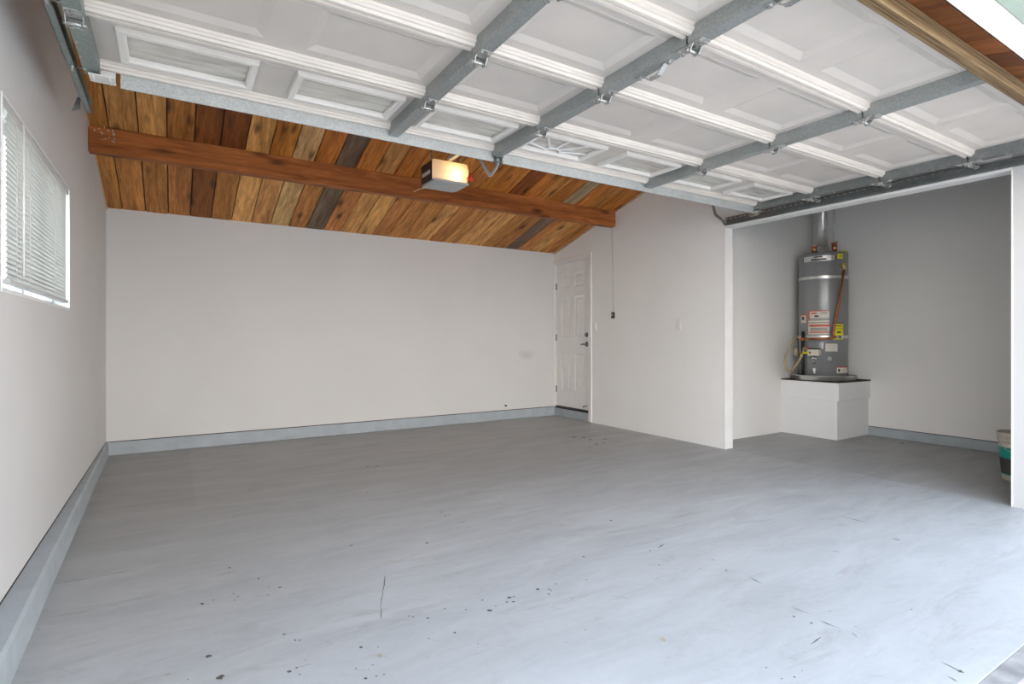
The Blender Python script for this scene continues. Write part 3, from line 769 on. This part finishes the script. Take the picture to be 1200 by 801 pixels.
for yy_ in (by0 + .10, by0 + .34, by1 - .42, by1 - .10):
    bm = BM()
    for dx in (-.0145, .0145): tube(bm, [(xb + dx, yy_, zt0 + .01), (xb + dx, yy_, zbr + .005)], .0009, 5)
    obj('ladder_cord', bm, 'white_plastic', bl_)
bm = BM(); tube(bm, [(xb + .026, by0 + .15, zt0 + .02), (xb + .026, by0 + .15, zbr + .03)], .004, 8); o = obj('wand', bm, 'white_plastic', bl_)

# ------------------------------------------------------------------ entry door (door_2)
d2 = bpy.data.objects.new('door_2', None); C.objects.link(d2); d2.location = (XR, (DY0 + DY1) / 2, DZ0); struct(d2)
LX = XR + .020                                                # face of the leaf
def leaf(y0, y1, z0, z1):
    bm = BM()
    def q(*pts): bm.faces.new([bm.verts.new(p) for p in pts])
    W_, H_ = y1 - y0, z1 - z0
    cols = [(y0 + W_ * .155, y0 + W_ * .44), (y0 + W_ * .56, y0 + W_ * .845)]
    rws = [(z0 + H_ * .12, z0 + H_ * .375), (z0 + H_ * .485, z0 + H_ * .765), (z0 + H_ * .83, z0 + H_ * .925)]
    ysx = sorted({y0, y1} | {v_ for c_ in cols for v_ in c_}); zsx = sorted({z0, z1} | {v_ for r_ in rws for v_ in r_})
    for a, b2 in zip(ysx, ysx[1:]):
        for c_, d_ in zip(zsx, zsx[1:]):
            if (a, b2) in cols and (c_, d_) in rws:
                lv = [(0, 0), (.016, .010), (.026, .010), (.050, .002)]
                rr = [[(LX + dp, a + ins, c_ + ins), (LX + dp, b2 - ins, c_ + ins), (LX + dp, b2 - ins, d_ - ins), (LX + dp, a + ins, d_ - ins)] for ins, dp in lv]
                for r1, r2 in zip(rr, rr[1:]):
                    for k in range(4): q(r1[k], r1[(k + 1) % 4], r2[(k + 1) % 4], r2[k])
                q(*rr[-1])
            else: q((LX, a, c_), (LX, b2, c_), (LX, b2, d_), (LX, a, d_))
    for (A_, B_) in (((y0, z0), (y1, z0)), ((y1, z0), (y1, z1)), ((y1, z1), (y0, z1)), ((y0, z1), (y0, z0))):
        q((LX, *A_), (LX, *B_), (LX + .035, *B_), (LX + .035, *A_))
    bmesh.ops.remove_doubles(bm, verts=bm.verts[:], dist=.0001)
    return bm
lf = obj('door_leaf', leaf(DY0 + .012, DY1 - .022, DZ0 + .014, DZ1 - .018), 'door_white', d2)
lf['label'] = 'white six panel door leaf'
bm = BM(); box(bm, XR - .001, XR + T, DY1 - .019, DY1 + .004, DZ0, DZ1, .001); box(bm, XR - .001, XR + T, DY0, DY0 + .010, DZ0, DZ1, .001); box(bm, XR - .001, XR + T, DY0, DY1, DZ1 - .015, DZ1, .001); box(bm, LX + .036, LX + .05, DY0, DY1, DZ0, DZ1)
obj('jamb', bm, 'trim_white', d2)
bm = BM(); cw = .056
box(bm, XR - .016, XR + .001, DY0 - cw, DY0 + .004, .004, DZ1 + cw, .003)
obj('casing', bm, 'trim_white', d2)
bm = BM(); box(bm, XR - .016, XR + .001, DY0 + .004, YB - .001, DZ1 - .004, DZ1 + cw, .003); obj('casing', bm, 'trim_white', d2)
obj('sill', box(BM(), XR + .002, XR + .10, DY0, DY1, .112, DZ0 + .006, .001), 'black', d2)
obj('door_sweep', box(BM(), LX - .003, LX + .03, DY0 + .014, DY1 - .024, DZ0 + .007, DZ0 + .020), 'dark', d2)
for z in (1.855, 1.12, .385):
    bm = BM(); tube(bm, [(LX - .007, DY1 - .020, z - .045), (LX - .007, DY1 - .020, z + .045)], .0065, 8); box(bm, LX - .0045, LX - .0005, DY1 - .036, DY1 - .010, z - .045, z + .045)
    obj('hinge', bm, 'track', d2, (LX, DY1 - .02, z))
ky = DY0 + .075
bm = BM(); tube(bm, [(LX + .001, ky, 1.155), (LX - .012, ky, 1.155)], .030, 18); tube(bm, [(LX - .012, ky, 1.155), (LX - .03, ky, 1.155)], .009, 8); box(bm, LX - .032, LX - .022, ky - .005, ky + .005, 1.135, 1.175, .001)
o = obj('deadbolt', bm, 'track', d2); o['label'] = 'dark metal deadbolt turn'
bm = BM(); tube(bm, [(LX + .001, ky, 1.03), (LX - .008, ky, 1.03)], .034, 18); tube(bm, [(LX - .008, ky, 1.03), (LX - .045, ky, 1.03)], .011, 10)
tube(bm, [(LX - .045, ky - .006, 1.03), (LX - .048, ky + .03, 1.03), (LX - .044, ky + .05, 1.028), (LX - .040, ky + .078, 1.026)], [.012, .011, .010, .009], 10)
o = obj('lever_handle', bm, 'track', d2); o['label'] = 'dark metal lever handle'
bm = BM(); tube(bm, [(LX + .001, DY0 + .075, DZ0 + .075), (LX - .05, DY0 + .075, DZ0 + .07)], .008, 8); tube(bm, [(LX - .05, DY0 + .075, DZ0 + .07), (LX - .065, DY0 + .075, DZ0 + .07)], .011, 10); obj('door_stop', bm, 'track', d2)
# back end casing strip in the corner
struct(obj('trim_door_corner', box(BM(), XR - .016, XR + .001, YB - .010, YB, .128, DZ1 + cw, .002), 'trim_white'))

# wall fittings on the right wall
def plate(y, z, name, label, rocker=True):
    t = thing(name, label, 'switch', (XR, y, z - .057))
    obj('cover_plate', box(BM(), XR - .006, XR, y - .036, y + .036, z - .058, z + .058, .003), 'trim_white', t)
    obj('rocker', box(BM(), XR - .011, XR - .005, y - .016, y + .016, z - .034, z + .034, .002), 'white_plastic', t)
plate(4.10, 1.258, 'light_switch', 'white rocker light switch on the bare middle of the right wall')
plate(5.485, 1.267, 'light_switch', 'white rocker light switch right beside the door casing')
pb = thing('opener_button', 'small black wall button for the opener on its thin wire', 'button', (XR, 5.13, 1.36))
obj('button_case', box(BM(), XR - .022, XR, 5.108, 5.152, 1.36, 1.435, .004), 'black', pb)
obj('push_button', box(BM(), XR - .027, XR - .021, 5.12, 5.14, 1.39, 1.41, .002), 'grey_plastic', pb)
bm = BM(); tube(bm, [(XR - .004, 5.13, 1.43), (XR - .004, 5.138, 1.75), (XR - .003, 5.145, 2.1), (XR - .004, 5.16, 2.40), (XR - .004, 5.15, 2.50)], .0022, 6); obj('wire', bm, 'grey_plastic', pb)
cs = thing('cable_stub', 'tiny dark cable stub poking from the back wall above the curb', 'cable', tuple(at(592, 476, 1, YB)))
p_ = at(592, 475, 1, YB)
bm = BM(); tube(bm, [p_ + Vector((0, .002, 0)), p_ + Vector((0, -.03, .004)), p_ + Vector((-.02, -.035, .0))], .009, 8); obj('cable', bm, 'dark', cs)
bm = BM(); tube(bm, [p_ + Vector((.012, .001, 0)), p_ + Vector((.012, -.012, 0))], .013, 10); obj('clip', bm, 'zinc', cs)

# ------------------------------------------------------------------ heater stand
SZ = .634; sx0, sx1, sy0, sy1 = 6.115, XA - .001, 3.165, YA - .001
st = thing('heater_stand', 'white box plinth with a thicker cap carrying the water heater', 'plinth', ((sx0 + sx1) / 2, (sy0 + sy1) / 2, 0))
obj('base', box(BM(), sx0, sx1, sy0, sy1, 0, .428, .003), 'stand', st)
obj('cap', box(BM(), sx0 - .022, sx1, sy0 - .026, sy1, .428, SZ - .012, .004), 'stand', st)
o = obj('plywood_top', box(BM(), sx0 - .020, sx1, sy0 - .024, sy1, SZ - .012, SZ, .002), 'dark_wood', st); o['label'] = 'thin dark plywood sheet on the cap'

# ------------------------------------------------------------------ water heater
HX, HY, HR = 6.405, 3.475, .252
wh = thing('water_heater', 'tall grey cylindrical gas water heater on the white plinth', 'water heater', (HX, HY, SZ))
A0 = math.atan2(-HY, -HX)                                  # bearing of the camera from the heater
HT = Vector((HX, HY, 0)).dot(Fv) - HR
def hz(py): return CAMH + (CYH - py) / FPX * (HT)
def ha(px): return A0 + math.asin(max(-.97, min(.97, (px - 963.5) / 27.2)))
ztop = hz(294); zpan = SZ
bm = BM()
lathe(bm, [(HR - .02, SZ + .03), (HR, SZ + .045), (HR, ztop - .02), (HR - .006, ztop - .006), (HR - .02, ztop), (.06, ztop + .012), (.0595, ztop + .010)], 56, (HX, HY, 0))
obj('tank', bm, 'heater', wh)
bm = BM(); lathe(bm, [(.30, SZ + .0005), (.325, SZ + .004), (.335, SZ + .050), (.341, SZ + .052), (.336, SZ + .056), (.328, SZ + .050), (.318, SZ + .010), (.05, SZ + .008)], 48, (HX, HY, 0))
o = obj('drip_pan', bm, 'alu', wh)
def patch(a0, a1, z0, z1, r, nseg=8, th_=.0012):
    bm = BM(); V = []
    for k in range(nseg + 1):
        a = a0 + (a1 - a0) * k / nseg
        V.append([bm.verts.new((HX + rr * math.cos(a), HY + rr * math.sin(a), z)) for rr, z in ((r, z0), (r + th_, z0), (r + th_, z1), (r, z1))])
    for u_, v_ in zip(V, V[1:]):
        for k in range(4):
            f = bm.faces.new((u_[k], u_[(k + 1) % 4], v_[(k + 1) % 4], v_[k]))
    bm.faces.new(V[0]); bm.faces.new(V[-1][::-1]); return bm
def ppx(xa, xb, ya, yb, r, **k): return patch(ha(xa), ha(xb), hz(yb), hz(ya), r, **k)
def label_(name, xa, xb, ya, yb, mat, par, r=HR + .001, lab=None, th_=.0012):
    o = obj(name, ppx(xa, xb, ya, yb, r, th_=th_), mat, par)
    if lab: o['label'] = lab
    return o
# earthquake straps
for za, nm in ((hz(324), 'upper'), (hz(394.5), 'lower')):
    bm = patch(A0 - 1.9, A0 + 1.9, za - .016, za + .016, HR + .0005, 40, .002)
    for s_ in (-1, 1):
        a = A0 + s_ * 1.9; p0 = Vector((HX + (HR + .001) * math.cos(a), HY + (HR + .001) * math.sin(a), za))
        tgt = p0 + Vector((-math.sin(a), math.cos(a), 0)) * s_ * .07
        strap(bm, [p0, tgt], Vector((0, 0, 1)), .03, .002)
    obj('strap', bm, 'alu', wh)
b_ = label_('badge', 942, 977, 299.5, 304.5, 'ink', wh, lab='dark edged silver name badge near the top')
b_ = obj('badge', ppx(943, 976, 298.5, 304.8, HR + .0025), 'alu', wh)
label_('print', 951, 967, 302.0, 304.0, 'ink', b_, HR + .004); label_('print', 954, 963, 299.2, 300.6, 'ink', b_, HR + .004)
e_ = label_('sticker', 978.5, 984, 297, 303, 'yellow', wh, lab='small yellow sticker near the top')
label_('print', 980, 983, 299.5, 300.4, 'ink', e_, HR + .003)
# warning labels
lb = label_('label', 948.5, 970, 363.5, 374, 'paper', wh, HR + .001)
label_('print', 948.5, 970, 363.3, 364.3, 'red', lb, HR + .0028); label_('print', 948.5, 949.4, 364, 374, 'red', lb, HR + .0028); label_('print', 951, 957, 365.8, 367.4, 'red', lb, HR + .0028)
label_('print', 954.5, 959, 369, 371, 'ink', lb, HR + .0028); label_('print', 948.5, 970, 372.6, 373.3, 'ink', lb, HR + .0028); label_('print', 961, 968, 366, 366.7, 'ink', lb, HR + .0028)
lb = label_('label', 948, 970, 375, 391.5, 'paper', wh, HR + .001)
label_('print', 948, 970, 377.3, 378, 'ink', lb, HR + .0028); label_('print', 949, 971, 380, 382.4, 'red', lb, HR + .0028); label_('print', 949, 971, 388.3, 389.6, 'red', lb, HR + .0028)
for k in range(3): label_('print', 950, 968, 383.8 + k * 1.4, 384.4 + k * 1.4, 'ink', lb, HR + .0026)
lb = label_('label', 939.5, 946.3, 368, 377.5, 'paper', wh, HR + .001)
label_('print', 939.5, 946.3, 367.4, 368.5, 'red', lb, HR + .0028); label_('print', 945.6, 946.4, 368, 377.5, 'red', lb, HR + .0028); label_('print', 941, 943.5, 370, 374, 'ink', lb, HR + .0028)
lb = label_('energy_label', 974, 984.5, 378.5, 397.5, 'yellow', wh, lab='tall yellow energy label')
label_('print', 974, 984.5, 378.3, 379.2, 'ink', lb, HR + .0028); label_('print', 976, 983, 381, 382, 'ink', lb, HR + .0028); label_('print', 978, 982, 388, 390, 'ink', lb, HR + .0028); label_('print', 975.3, 976.8, 393, 396.5, 'ink', lb, HR + .0028); label_('print', 980.4, 982, 393, 396.5, 'ink', lb, HR + .0028); label_('print', 974, 984.3, 384.6, 385.0, 'ink', lb, HR + .0028)
lb = label_('label', 966, 978.5, 402.5, 411.5, 'paper', wh)
for k in range(4): label_('print', 967, 977, 404 + k * 1.9, 404.5 + k * 1.9, 'grey_plastic', lb, HR + .0028)
lb = label_('label', 978, 989, 430, 437, 'paper', wh)
label_('print', 978, 989, 429.6, 430.6, 'red', lb, HR + .0028); label_('print', 979, 981, 432, 435.5, 'ink', lb, HR + .0028); label_('print', 982, 988, 433, 433.6, 'grey_plastic', lb, HR + .0028)
lb = label_('access_plate', 948, 964, 400.5, 409, 'heater', wh, HR + .001, th_=.006); label_('print', 942, 951, 406.8, 407.8, 'red', lb, HR + .009)
bm = BM(); p = Vector((HX + (HR + .012) * math.cos(ha(970)), HY + (HR + .012) * math.sin(ha(970)), hz(420)))
c_ = Vector((math.cos(ha(970)), math.sin(ha(970)), 0)); tube(bm, [p - c_ * .012, p], .024, 18); o = obj('sight_port', bm, 'heater', wh)
def hp(px, py, r): return Vector((HX + r * math.cos(ha(px)), HY + r * math.sin(ha(px)), hz(py)))
# gas control
aC = ha(955.5); cdir = Vector((math.cos(aC), math.sin(aC), 0)); tdir = Vector((-math.sin(aC), math.cos(aC), 0))
def obox(bm, c, du, dv, dw, u, v):
    vs_ = [bm.verts.new(c + u * a * du + v * b2 * dv + Uv * g_ * dw) for g_ in (-1, 1) for a, b2 in ((-1, -1), (1, -1), (1, 1), (-1, 1))]
    new = [bm.faces.new([vs_[t] for t in idx]) for idx in ((0, 3, 2, 1), (4, 5, 6, 7), (0, 1, 5, 4), (1, 2, 6, 5), (2, 3, 7, 6), (3, 0, 4, 7))]
    bmesh.ops.bevel(bm, geom=list({e for f in new for e in f.edges}), offset=.004, segments=2, affect='EDGES')
cc = Vector((HX, HY, 0)) + cdir * (HR + .04) + Uv * hz(413)
bm = BM(); obox(bm, cc, .06, .038, .034, tdir, cdir); gv = obj('gas_control', bm, 'paper', wh); gv['label'] = 'cream gas control box with a black top strip'
bm = BM(); obox(bm, cc + Uv * .038, .058, .034, .008, tdir, cdir); obj('top_strip', bm, 'black', gv)
bm = BM(); q_ = cc + cdir * .038 - tdir * .035; tube(bm, [q_, q_ + cdir * .014], .013, 14); obj('knob', bm, 'black', gv)
bm = BM(); q_ = cc - Uv * .036 - tdir * .012; tube(bm, [q_, q_ - Uv * .05], .016, 12); tube(bm, [q_ - Uv * .03 - tdir * .03, q_ - Uv * .03 + tdir * .05], .012, 12); tube(bm, [q_ - Uv * .05, q_ - Uv * .09 - cdir * .03], .008, 8)
tube(bm, [q_ + tdir * .03, q_ + tdir * .03 - Uv * .09], .005, 8); obj('fitting', bm, 'zinc', gv)
bm = BM(); dq = Vector((HX, HY, hz(433))) + cdir * (HR + .004); tube(bm, [dq - cdir * .004, dq + cdir * .05], .014, 12); tube(bm, [dq + cdir * .03, dq + cdir * .03 - Uv * .045], .011, 12); obj('drain_valve', bm, 'white_plastic', wh)
# yellow flex gas line to the black gas pipe
bp = hp(938.5, 440, HR + .03)
bm = BM(); g0 = cc - tdir * -.06; 
lft = Vector((HX, HY, 0)) + Rv * (-(HR + .015)) - Fv * .06
gp_x = lft
bm = BM(); tube(bm, [Vector((lft.x, lft.y, SZ + .02)), Vector((lft.x, lft.y, hz(388)))], .017, 12); o = obj('gas_pipe', bm, 'black', wh); o['label'] = 'black iron gas pipe up the left side'
bm = BM(); cside = cc - Rv * .06
tube(bm, [cside, cside - Rv * .05 - Uv * .006, cside - Rv * .10 - Uv * .016, Vector((lft.x, lft.y, hz(417)))], [.012, .015, .013, .012], 10); o = obj('gas_connector', bm, 'yellow', wh)
# relief valve and copper discharge pipe
v0 = hp(982, 311, HR + .02)
vd = Vector((math.cos(ha(982)), math.sin(ha(982)), 0))
bm = BM(); tube(bm, [v0 - vd * .02, v0 + vd * .04], .018, 12); tube(bm, [v0 + vd * .03 + Uv * .02, v0 + vd * .03 - Uv * .05], .017, 12); box(bm, v0.x - .03, v0.x + .005, v0.y - .05, v0.y - .03, v0.z + .01, v0.z + .018)
o = obj('relief_valve', bm, 'brass', wh)
e1 = v0 + vd * .03 - Uv * .04; e2 = hp(971.5, 396, HR + .075); e3 = hp(945, 397.5, HR + .075); e4 = Vector((HX, HY, hz(397))) - Rv * (HR + .11) - Fv * .20
bm = BM(); tube(bm, [e1, e1.lerp(e2, .5), e2 + Uv * .03, e2 + Uv * .006, e2 + (e3 - e2) * .05 , e3, e4], .0125, 12)
o = obj('discharge_pipe', bm, 'copper', wh); o['label'] = 'long slanting copper discharge pipe'
bm = BM(); tube(bm, [e2 + Uv * .035, e2 - Uv * .004], .017, 12); obj('elbow', bm, 'copper', wh)
bm = BM(); tube(bm, [e4 + Rv * .05, e4 - Rv * .005], .016, 12); obj('elbow', bm, 'copper', wh)
# flue, draft hood, top fittings
fx, fy = HX + .015, HY + .01
bm = BM(); lathe(bm, [(.10, ztop + .012), (.098, ztop + .03), (.062, ztop + .075), (.056, ztop + .10)], 28, (fx, fy, 0)); obj('draft_hood', bm, 'alu', wh)
bm = BM(); tube(bm, [(fx, fy, ztop + .08), (fx + .03, fy + .02, 2.75), (fx + .04, fy + .025, 3.02)], .054, 26)
tube(bm, [(fx + .017, fy + .011, 2.44), (fx + .019, fy + .012, 2.46)], .057, 26); o = obj('flue_pipe', bm, 'alu', wh)
bm = BM(); cp = Vector((HX, HY, 0)) + Rv * .115 - Fv * .03
tube(bm, [(cp.x, cp.y, ztop), (cp.x, cp.y, 3.0)], .012, 10); obj('water_pipe', bm, 'galv', wh)
for s_, hh in ((-1, .09), (1, .13)):
    cp = Vector((HX, HY, 0)) + Rv * (.115 * s_) - Fv * .03
    bm = BM(); tube(bm, [(cp.x, cp.y, ztop), (cp.x, cp.y, ztop + .02)], .020, 12); tube(bm, [(cp.x, cp.y, ztop + .02), (cp.x, cp.y, ztop + hh)], .028, 14)
    tube(bm, [(cp.x, cp.y, ztop + hh - .01), (cp.x, cp.y, ztop + hh + .006)], .032, 14)
    o = obj('pipe_union', bm, 'copper_bright', wh)
bm = BM(); cp = Vector((HX, HY, 0)) + Rv * .19 - Fv * .03; tube(bm, [(cp.x - .03, cp.y, ztop + .02), (cp.x + .07, cp.y - .03, ztop + .02)], .020, 10); o = obj('valve_lever', bm, 'yellow', wh)
# hose coil hanging at the left
hc = Vector((HX, HY, 0)) - Rv * (HR + .17) - Fv * .16
z0h = hz(416); bm = BM(); pts = []
for k in range(0, 27):
    a = math.radians(60 + k * 12.5)
    pts.append(hc + Rv * (.085 * math.cos(a) * (1 + .2 * math.sin(a)) + .05 * math.sin(a)) + Uv * ((z0h - 0) + .20 * math.sin(a)) + Fv * (.02 * math.sin(k * .7)) - Uv * .0)
pts = [hc + Rv * .17 + Uv * hz(398)] + pts[0:] + [hc + Rv * .21 + Uv * hz(415)]
tube(bm, pts, .012, 10); hose = obj('hose', bm, 'tan', wh); hose['label'] = 'beige hose looped at the left side'
bm = BM(); q_ = hc + Rv * .02 + Uv * hz(413); tube(bm, [q_ + Uv * .05, q_ + Uv * .02, q_ - Uv * .04], [.012, .024, .012], 10); obj('hose_grip', bm, 'tan', hose)

# ------------------------------------------------------------------ bucket behind the right post
BX, BY = 5.60, 1.50
bk = thing('paint_bucket', 'cream plastic bucket with teal and black label half behind the right post', 'bucket', (BX, BY, 0))
def br(z): return .128 + .024 * z / .37
pr = [(br(0) - .006, 0), (br(0), .006)] + [(br(.26), .26), (br(.265) + .006, .265), (br(.27) + .006, .27), (br(.275), .275), (br(.30), .30), (br(.305) + .008, .305), (br(.312) + .008, .312), (br(.317), .317), (br(.34), .34), (br(.342) + .009, .344), (br(.37) + .009, .370), (br(.37), .374), (br(.37) - .004, .37), (br(.05) - .006, .01)]
bm = BM(); lathe(bm, pr, 40, (BX, BY, 0), cap=True); obj('pail', bm, 'bucket', bk)
bm = BM(); lathe(bm, [(br(.175) + .0012, .175), (br(.26) + .0012, .26)], 40, (BX, BY, 0), cap=False); o = obj('teal_band', bm, 'teal', bk)
bm = BM(); lathe(bm, [(br(.055) + .0012, .055), (br(.175) + .0012, .175)], 40, (BX, BY, 0), cap=False); o = obj('black_band', bm, 'ink', bk)
bm = BM(); lathe(bm, [(br(.045) + .0012, .045), (br(.055) + .0014, .055)], 40, (BX, BY, 0), cap=False); o = obj('teal_band', bm, 'teal', bk)
bm = BM(); tube(bm, [(BX + math.cos(a) * (.16), BY + math.sin(a) * .16, .33 - .13 * math.sin((a - A0 + PI / 2))) for a in [A0 - PI / 2 + PI * k / 14 for k in range(15)]], .0025, 6); obj('bail_handle', bm, 'zinc', bk)

# ------------------------------------------------------------------ floor chips, scratches, cracks
def floor_pt(px, py, z=.0008): 
    p = at(px, py, 2, 0.0); p.z = z; return p
def blob(bm, px, py, wpx, asp=.7):
    p = floor_pt(px, py); t = (p - CV).dot(Fv); r = wpx * .5 * t / FPX; n_ = 9; ph = random.random() * 6
    vs_ = [bm.verts.new(p + Vector((math.cos(a) * r * q_, math.sin(a) * r * asp * 1.4 * q_, 0))) for a, q_ in [(2 * PI * k / n_, random.uniform(.45, 1.15)) for k in range(n_)]]
    bm.faces.new(vs_)
def stroke(bm, a, b2, wpx=1.4, jag=3):
    A_, B_ = floor_pt(*a, .0009), floor_pt(*b2, .0009); d = (B_ - A_); nrm = Vector((-d.y, d.x, 0)).normalized()
    n_ = max(3, int(d.length / .03)); L_, R_ = [], []
    for k in range(n_ + 1):
        f_ = k / n_; p = A_.lerp(B_, f_) + nrm * random.uniform(-.0012, .0012) * jag * .6; t = (p - CV).dot(Fv); wd = wpx * t / FPX * .5 * random.uniform(.35, 1) * (math.sin(PI * min(.97, max(.03, f_))) ** .4)
        L_.append(bm.verts.new(p + nrm * wd)); R_.append(bm.verts.new(p - nrm * wd))
    for k in range(n_): bm.faces.new((L_[k], L_[k + 1], R_[k + 1], R_[k]))
chips = [(269,665,4),(237,707,6),(250,703,3),(274,695,4),(279,699,3.5),(275,703,3),(244,769,9),(259,793,12),(220,796,2.5),(45,737,3),(328,688,5),(314,697,3),(315,688,3),(303,678,4),
 (412,639,4),(500,636,5),(517,600,3),(526,604,3),(565,703,3.5),(521,713,3),(546,714,3),(574,715,8),(581,710,3),(597,700,8),(594,705,4),(479,721.5,3),(484,722.5,3),(501,724,4.5),(503,729,2.5),(533,741,5),
 (333,743,5),(346,750,4.5),(351,750,4.5),(423,758,6),(443,758,3),(417,783,3.5),(428,795,5.5),(441,792,3.5),(450,790,3.5),(432,784,2.5),(437,779,2.5),(339,787,6.5),(348,782,4),(351,790,3.5),(358,773,2),(502,748,3),(560,754,2.5),(502,770,2),
 (630,690,7),(643,690.5,4),(643,696,4.5),(646,692,3),(651,684,3),(602,699,4),(602,705,5),(684,652,4),(762,645,3),(775,639,4.5),(772,662,3),(686,738,3),(716,610,4),(687,679,3),(670,701,3),(851,668,4),(820,666,2.5),(835,656,3),(898,782,3),
 (930,722,5),(951,730,4),(973,716,3),(1003,734,2.5),(931,793,4),(940,786,3),(916,795,3),(994,690,2),(1068,714,3),(1125,786,7),(442,546,5),(431,546.5,3),(430,577,3),(502,593,3),(522,604,4),(672.5,512,7),(684,512.5,7),(692,515,6),(699,520,6),(707,519,5),(709,514.6,5),(691,524,4),(1056,519,7),(1141,528,6)]
bm = BM()
for c_ in chips: blob(bm, c_[0], c_[1], c_[2] * .9, .7)
for a, b2, w_ in [((537, 613), (546, 610.5), 2), ((451, 674), (449, 692), 1.3), ((448.5, 692), (446, 712), 1.3), ((446, 712), (447.5, 725), 1.2), ((350, 781), (365, 778), 1.5), ((880, 677), (892, 683.5), 1.8), ((980, 603), (1016, 612.5), 1.8), ((973, 644.5), (985, 647), 1.5), ((927, 711), (951, 720), 1.4), ((961, 727), (983, 736), 2), ((950, 755), (962, 746), 1.6), ((998, 741), (1006, 747), 1.4), ((1104, 776), (1130, 788), 2), ((1111, 793), (1122, 797.5), 2), ((689, 511), (706, 510.5), 1.3), ((713, 516), (728, 517.5), 1.5), ((666, 512), (678, 511.5), 1.3), ((66, 684), (110, 676), 1.5), ((110, 676), (160, 667), 1.2), ((771, 642), (778, 637), 1.5)]:
    stroke(bm, a, b2, w_)
o = obj('paint_chip', bm, 'chip', floor); o['kind'] = 'stuff'; o['label'] = 'dark chips and scratches in the floor paint'
bm = BM(); blob(bm, 776, 749, 11, .7); blob(bm, 196, 790, 6, .7); blob(bm, 445, 768, 8, .9)
o = obj('tan_stain', bm, 'chip_tan', floor); o['kind'] = 'stuff'; o['label'] = 'small tan stains on the floor'
bm = BM(); rnd = random.Random(3)
blob(bm, 1051, 632, 8, 1.0)
for k in range(90):
    x, y = rnd.uniform(60, 1180), rnd.uniform(560, 795)
    p = floor_pt(x, y)
    if p.x < -.38 or p.y < .78: continue
    L_ = rnd.uniform(4, 26); stroke(bm, (x, y), (x + L_, y + L_ * rnd.uniform(-.15, .35)), rnd.uniform(.6, 1.3))
o = obj('scuff', bm, 'chip_grey', floor); o['kind'] = 'stuff'; o['label'] = 'faint grey scuffs on the floor'
bm = BM()
for a, b2, w_ in [((936, 542), (970, 548), .8), ((970, 548), (1030, 561), 1.8), ((1030, 561), (1096, 573.5), 1.8), ((1110, 576), (1150, 584), 1.1), ((1150, 584), (1186, 591), 1.6)]: stroke(bm, a, b2, w_, 1)
o = obj('caulk_line', bm, 'caulk', floor); o['kind'] = 'stuff'; o['label'] = 'thin broken white line across the floor at the alcove'
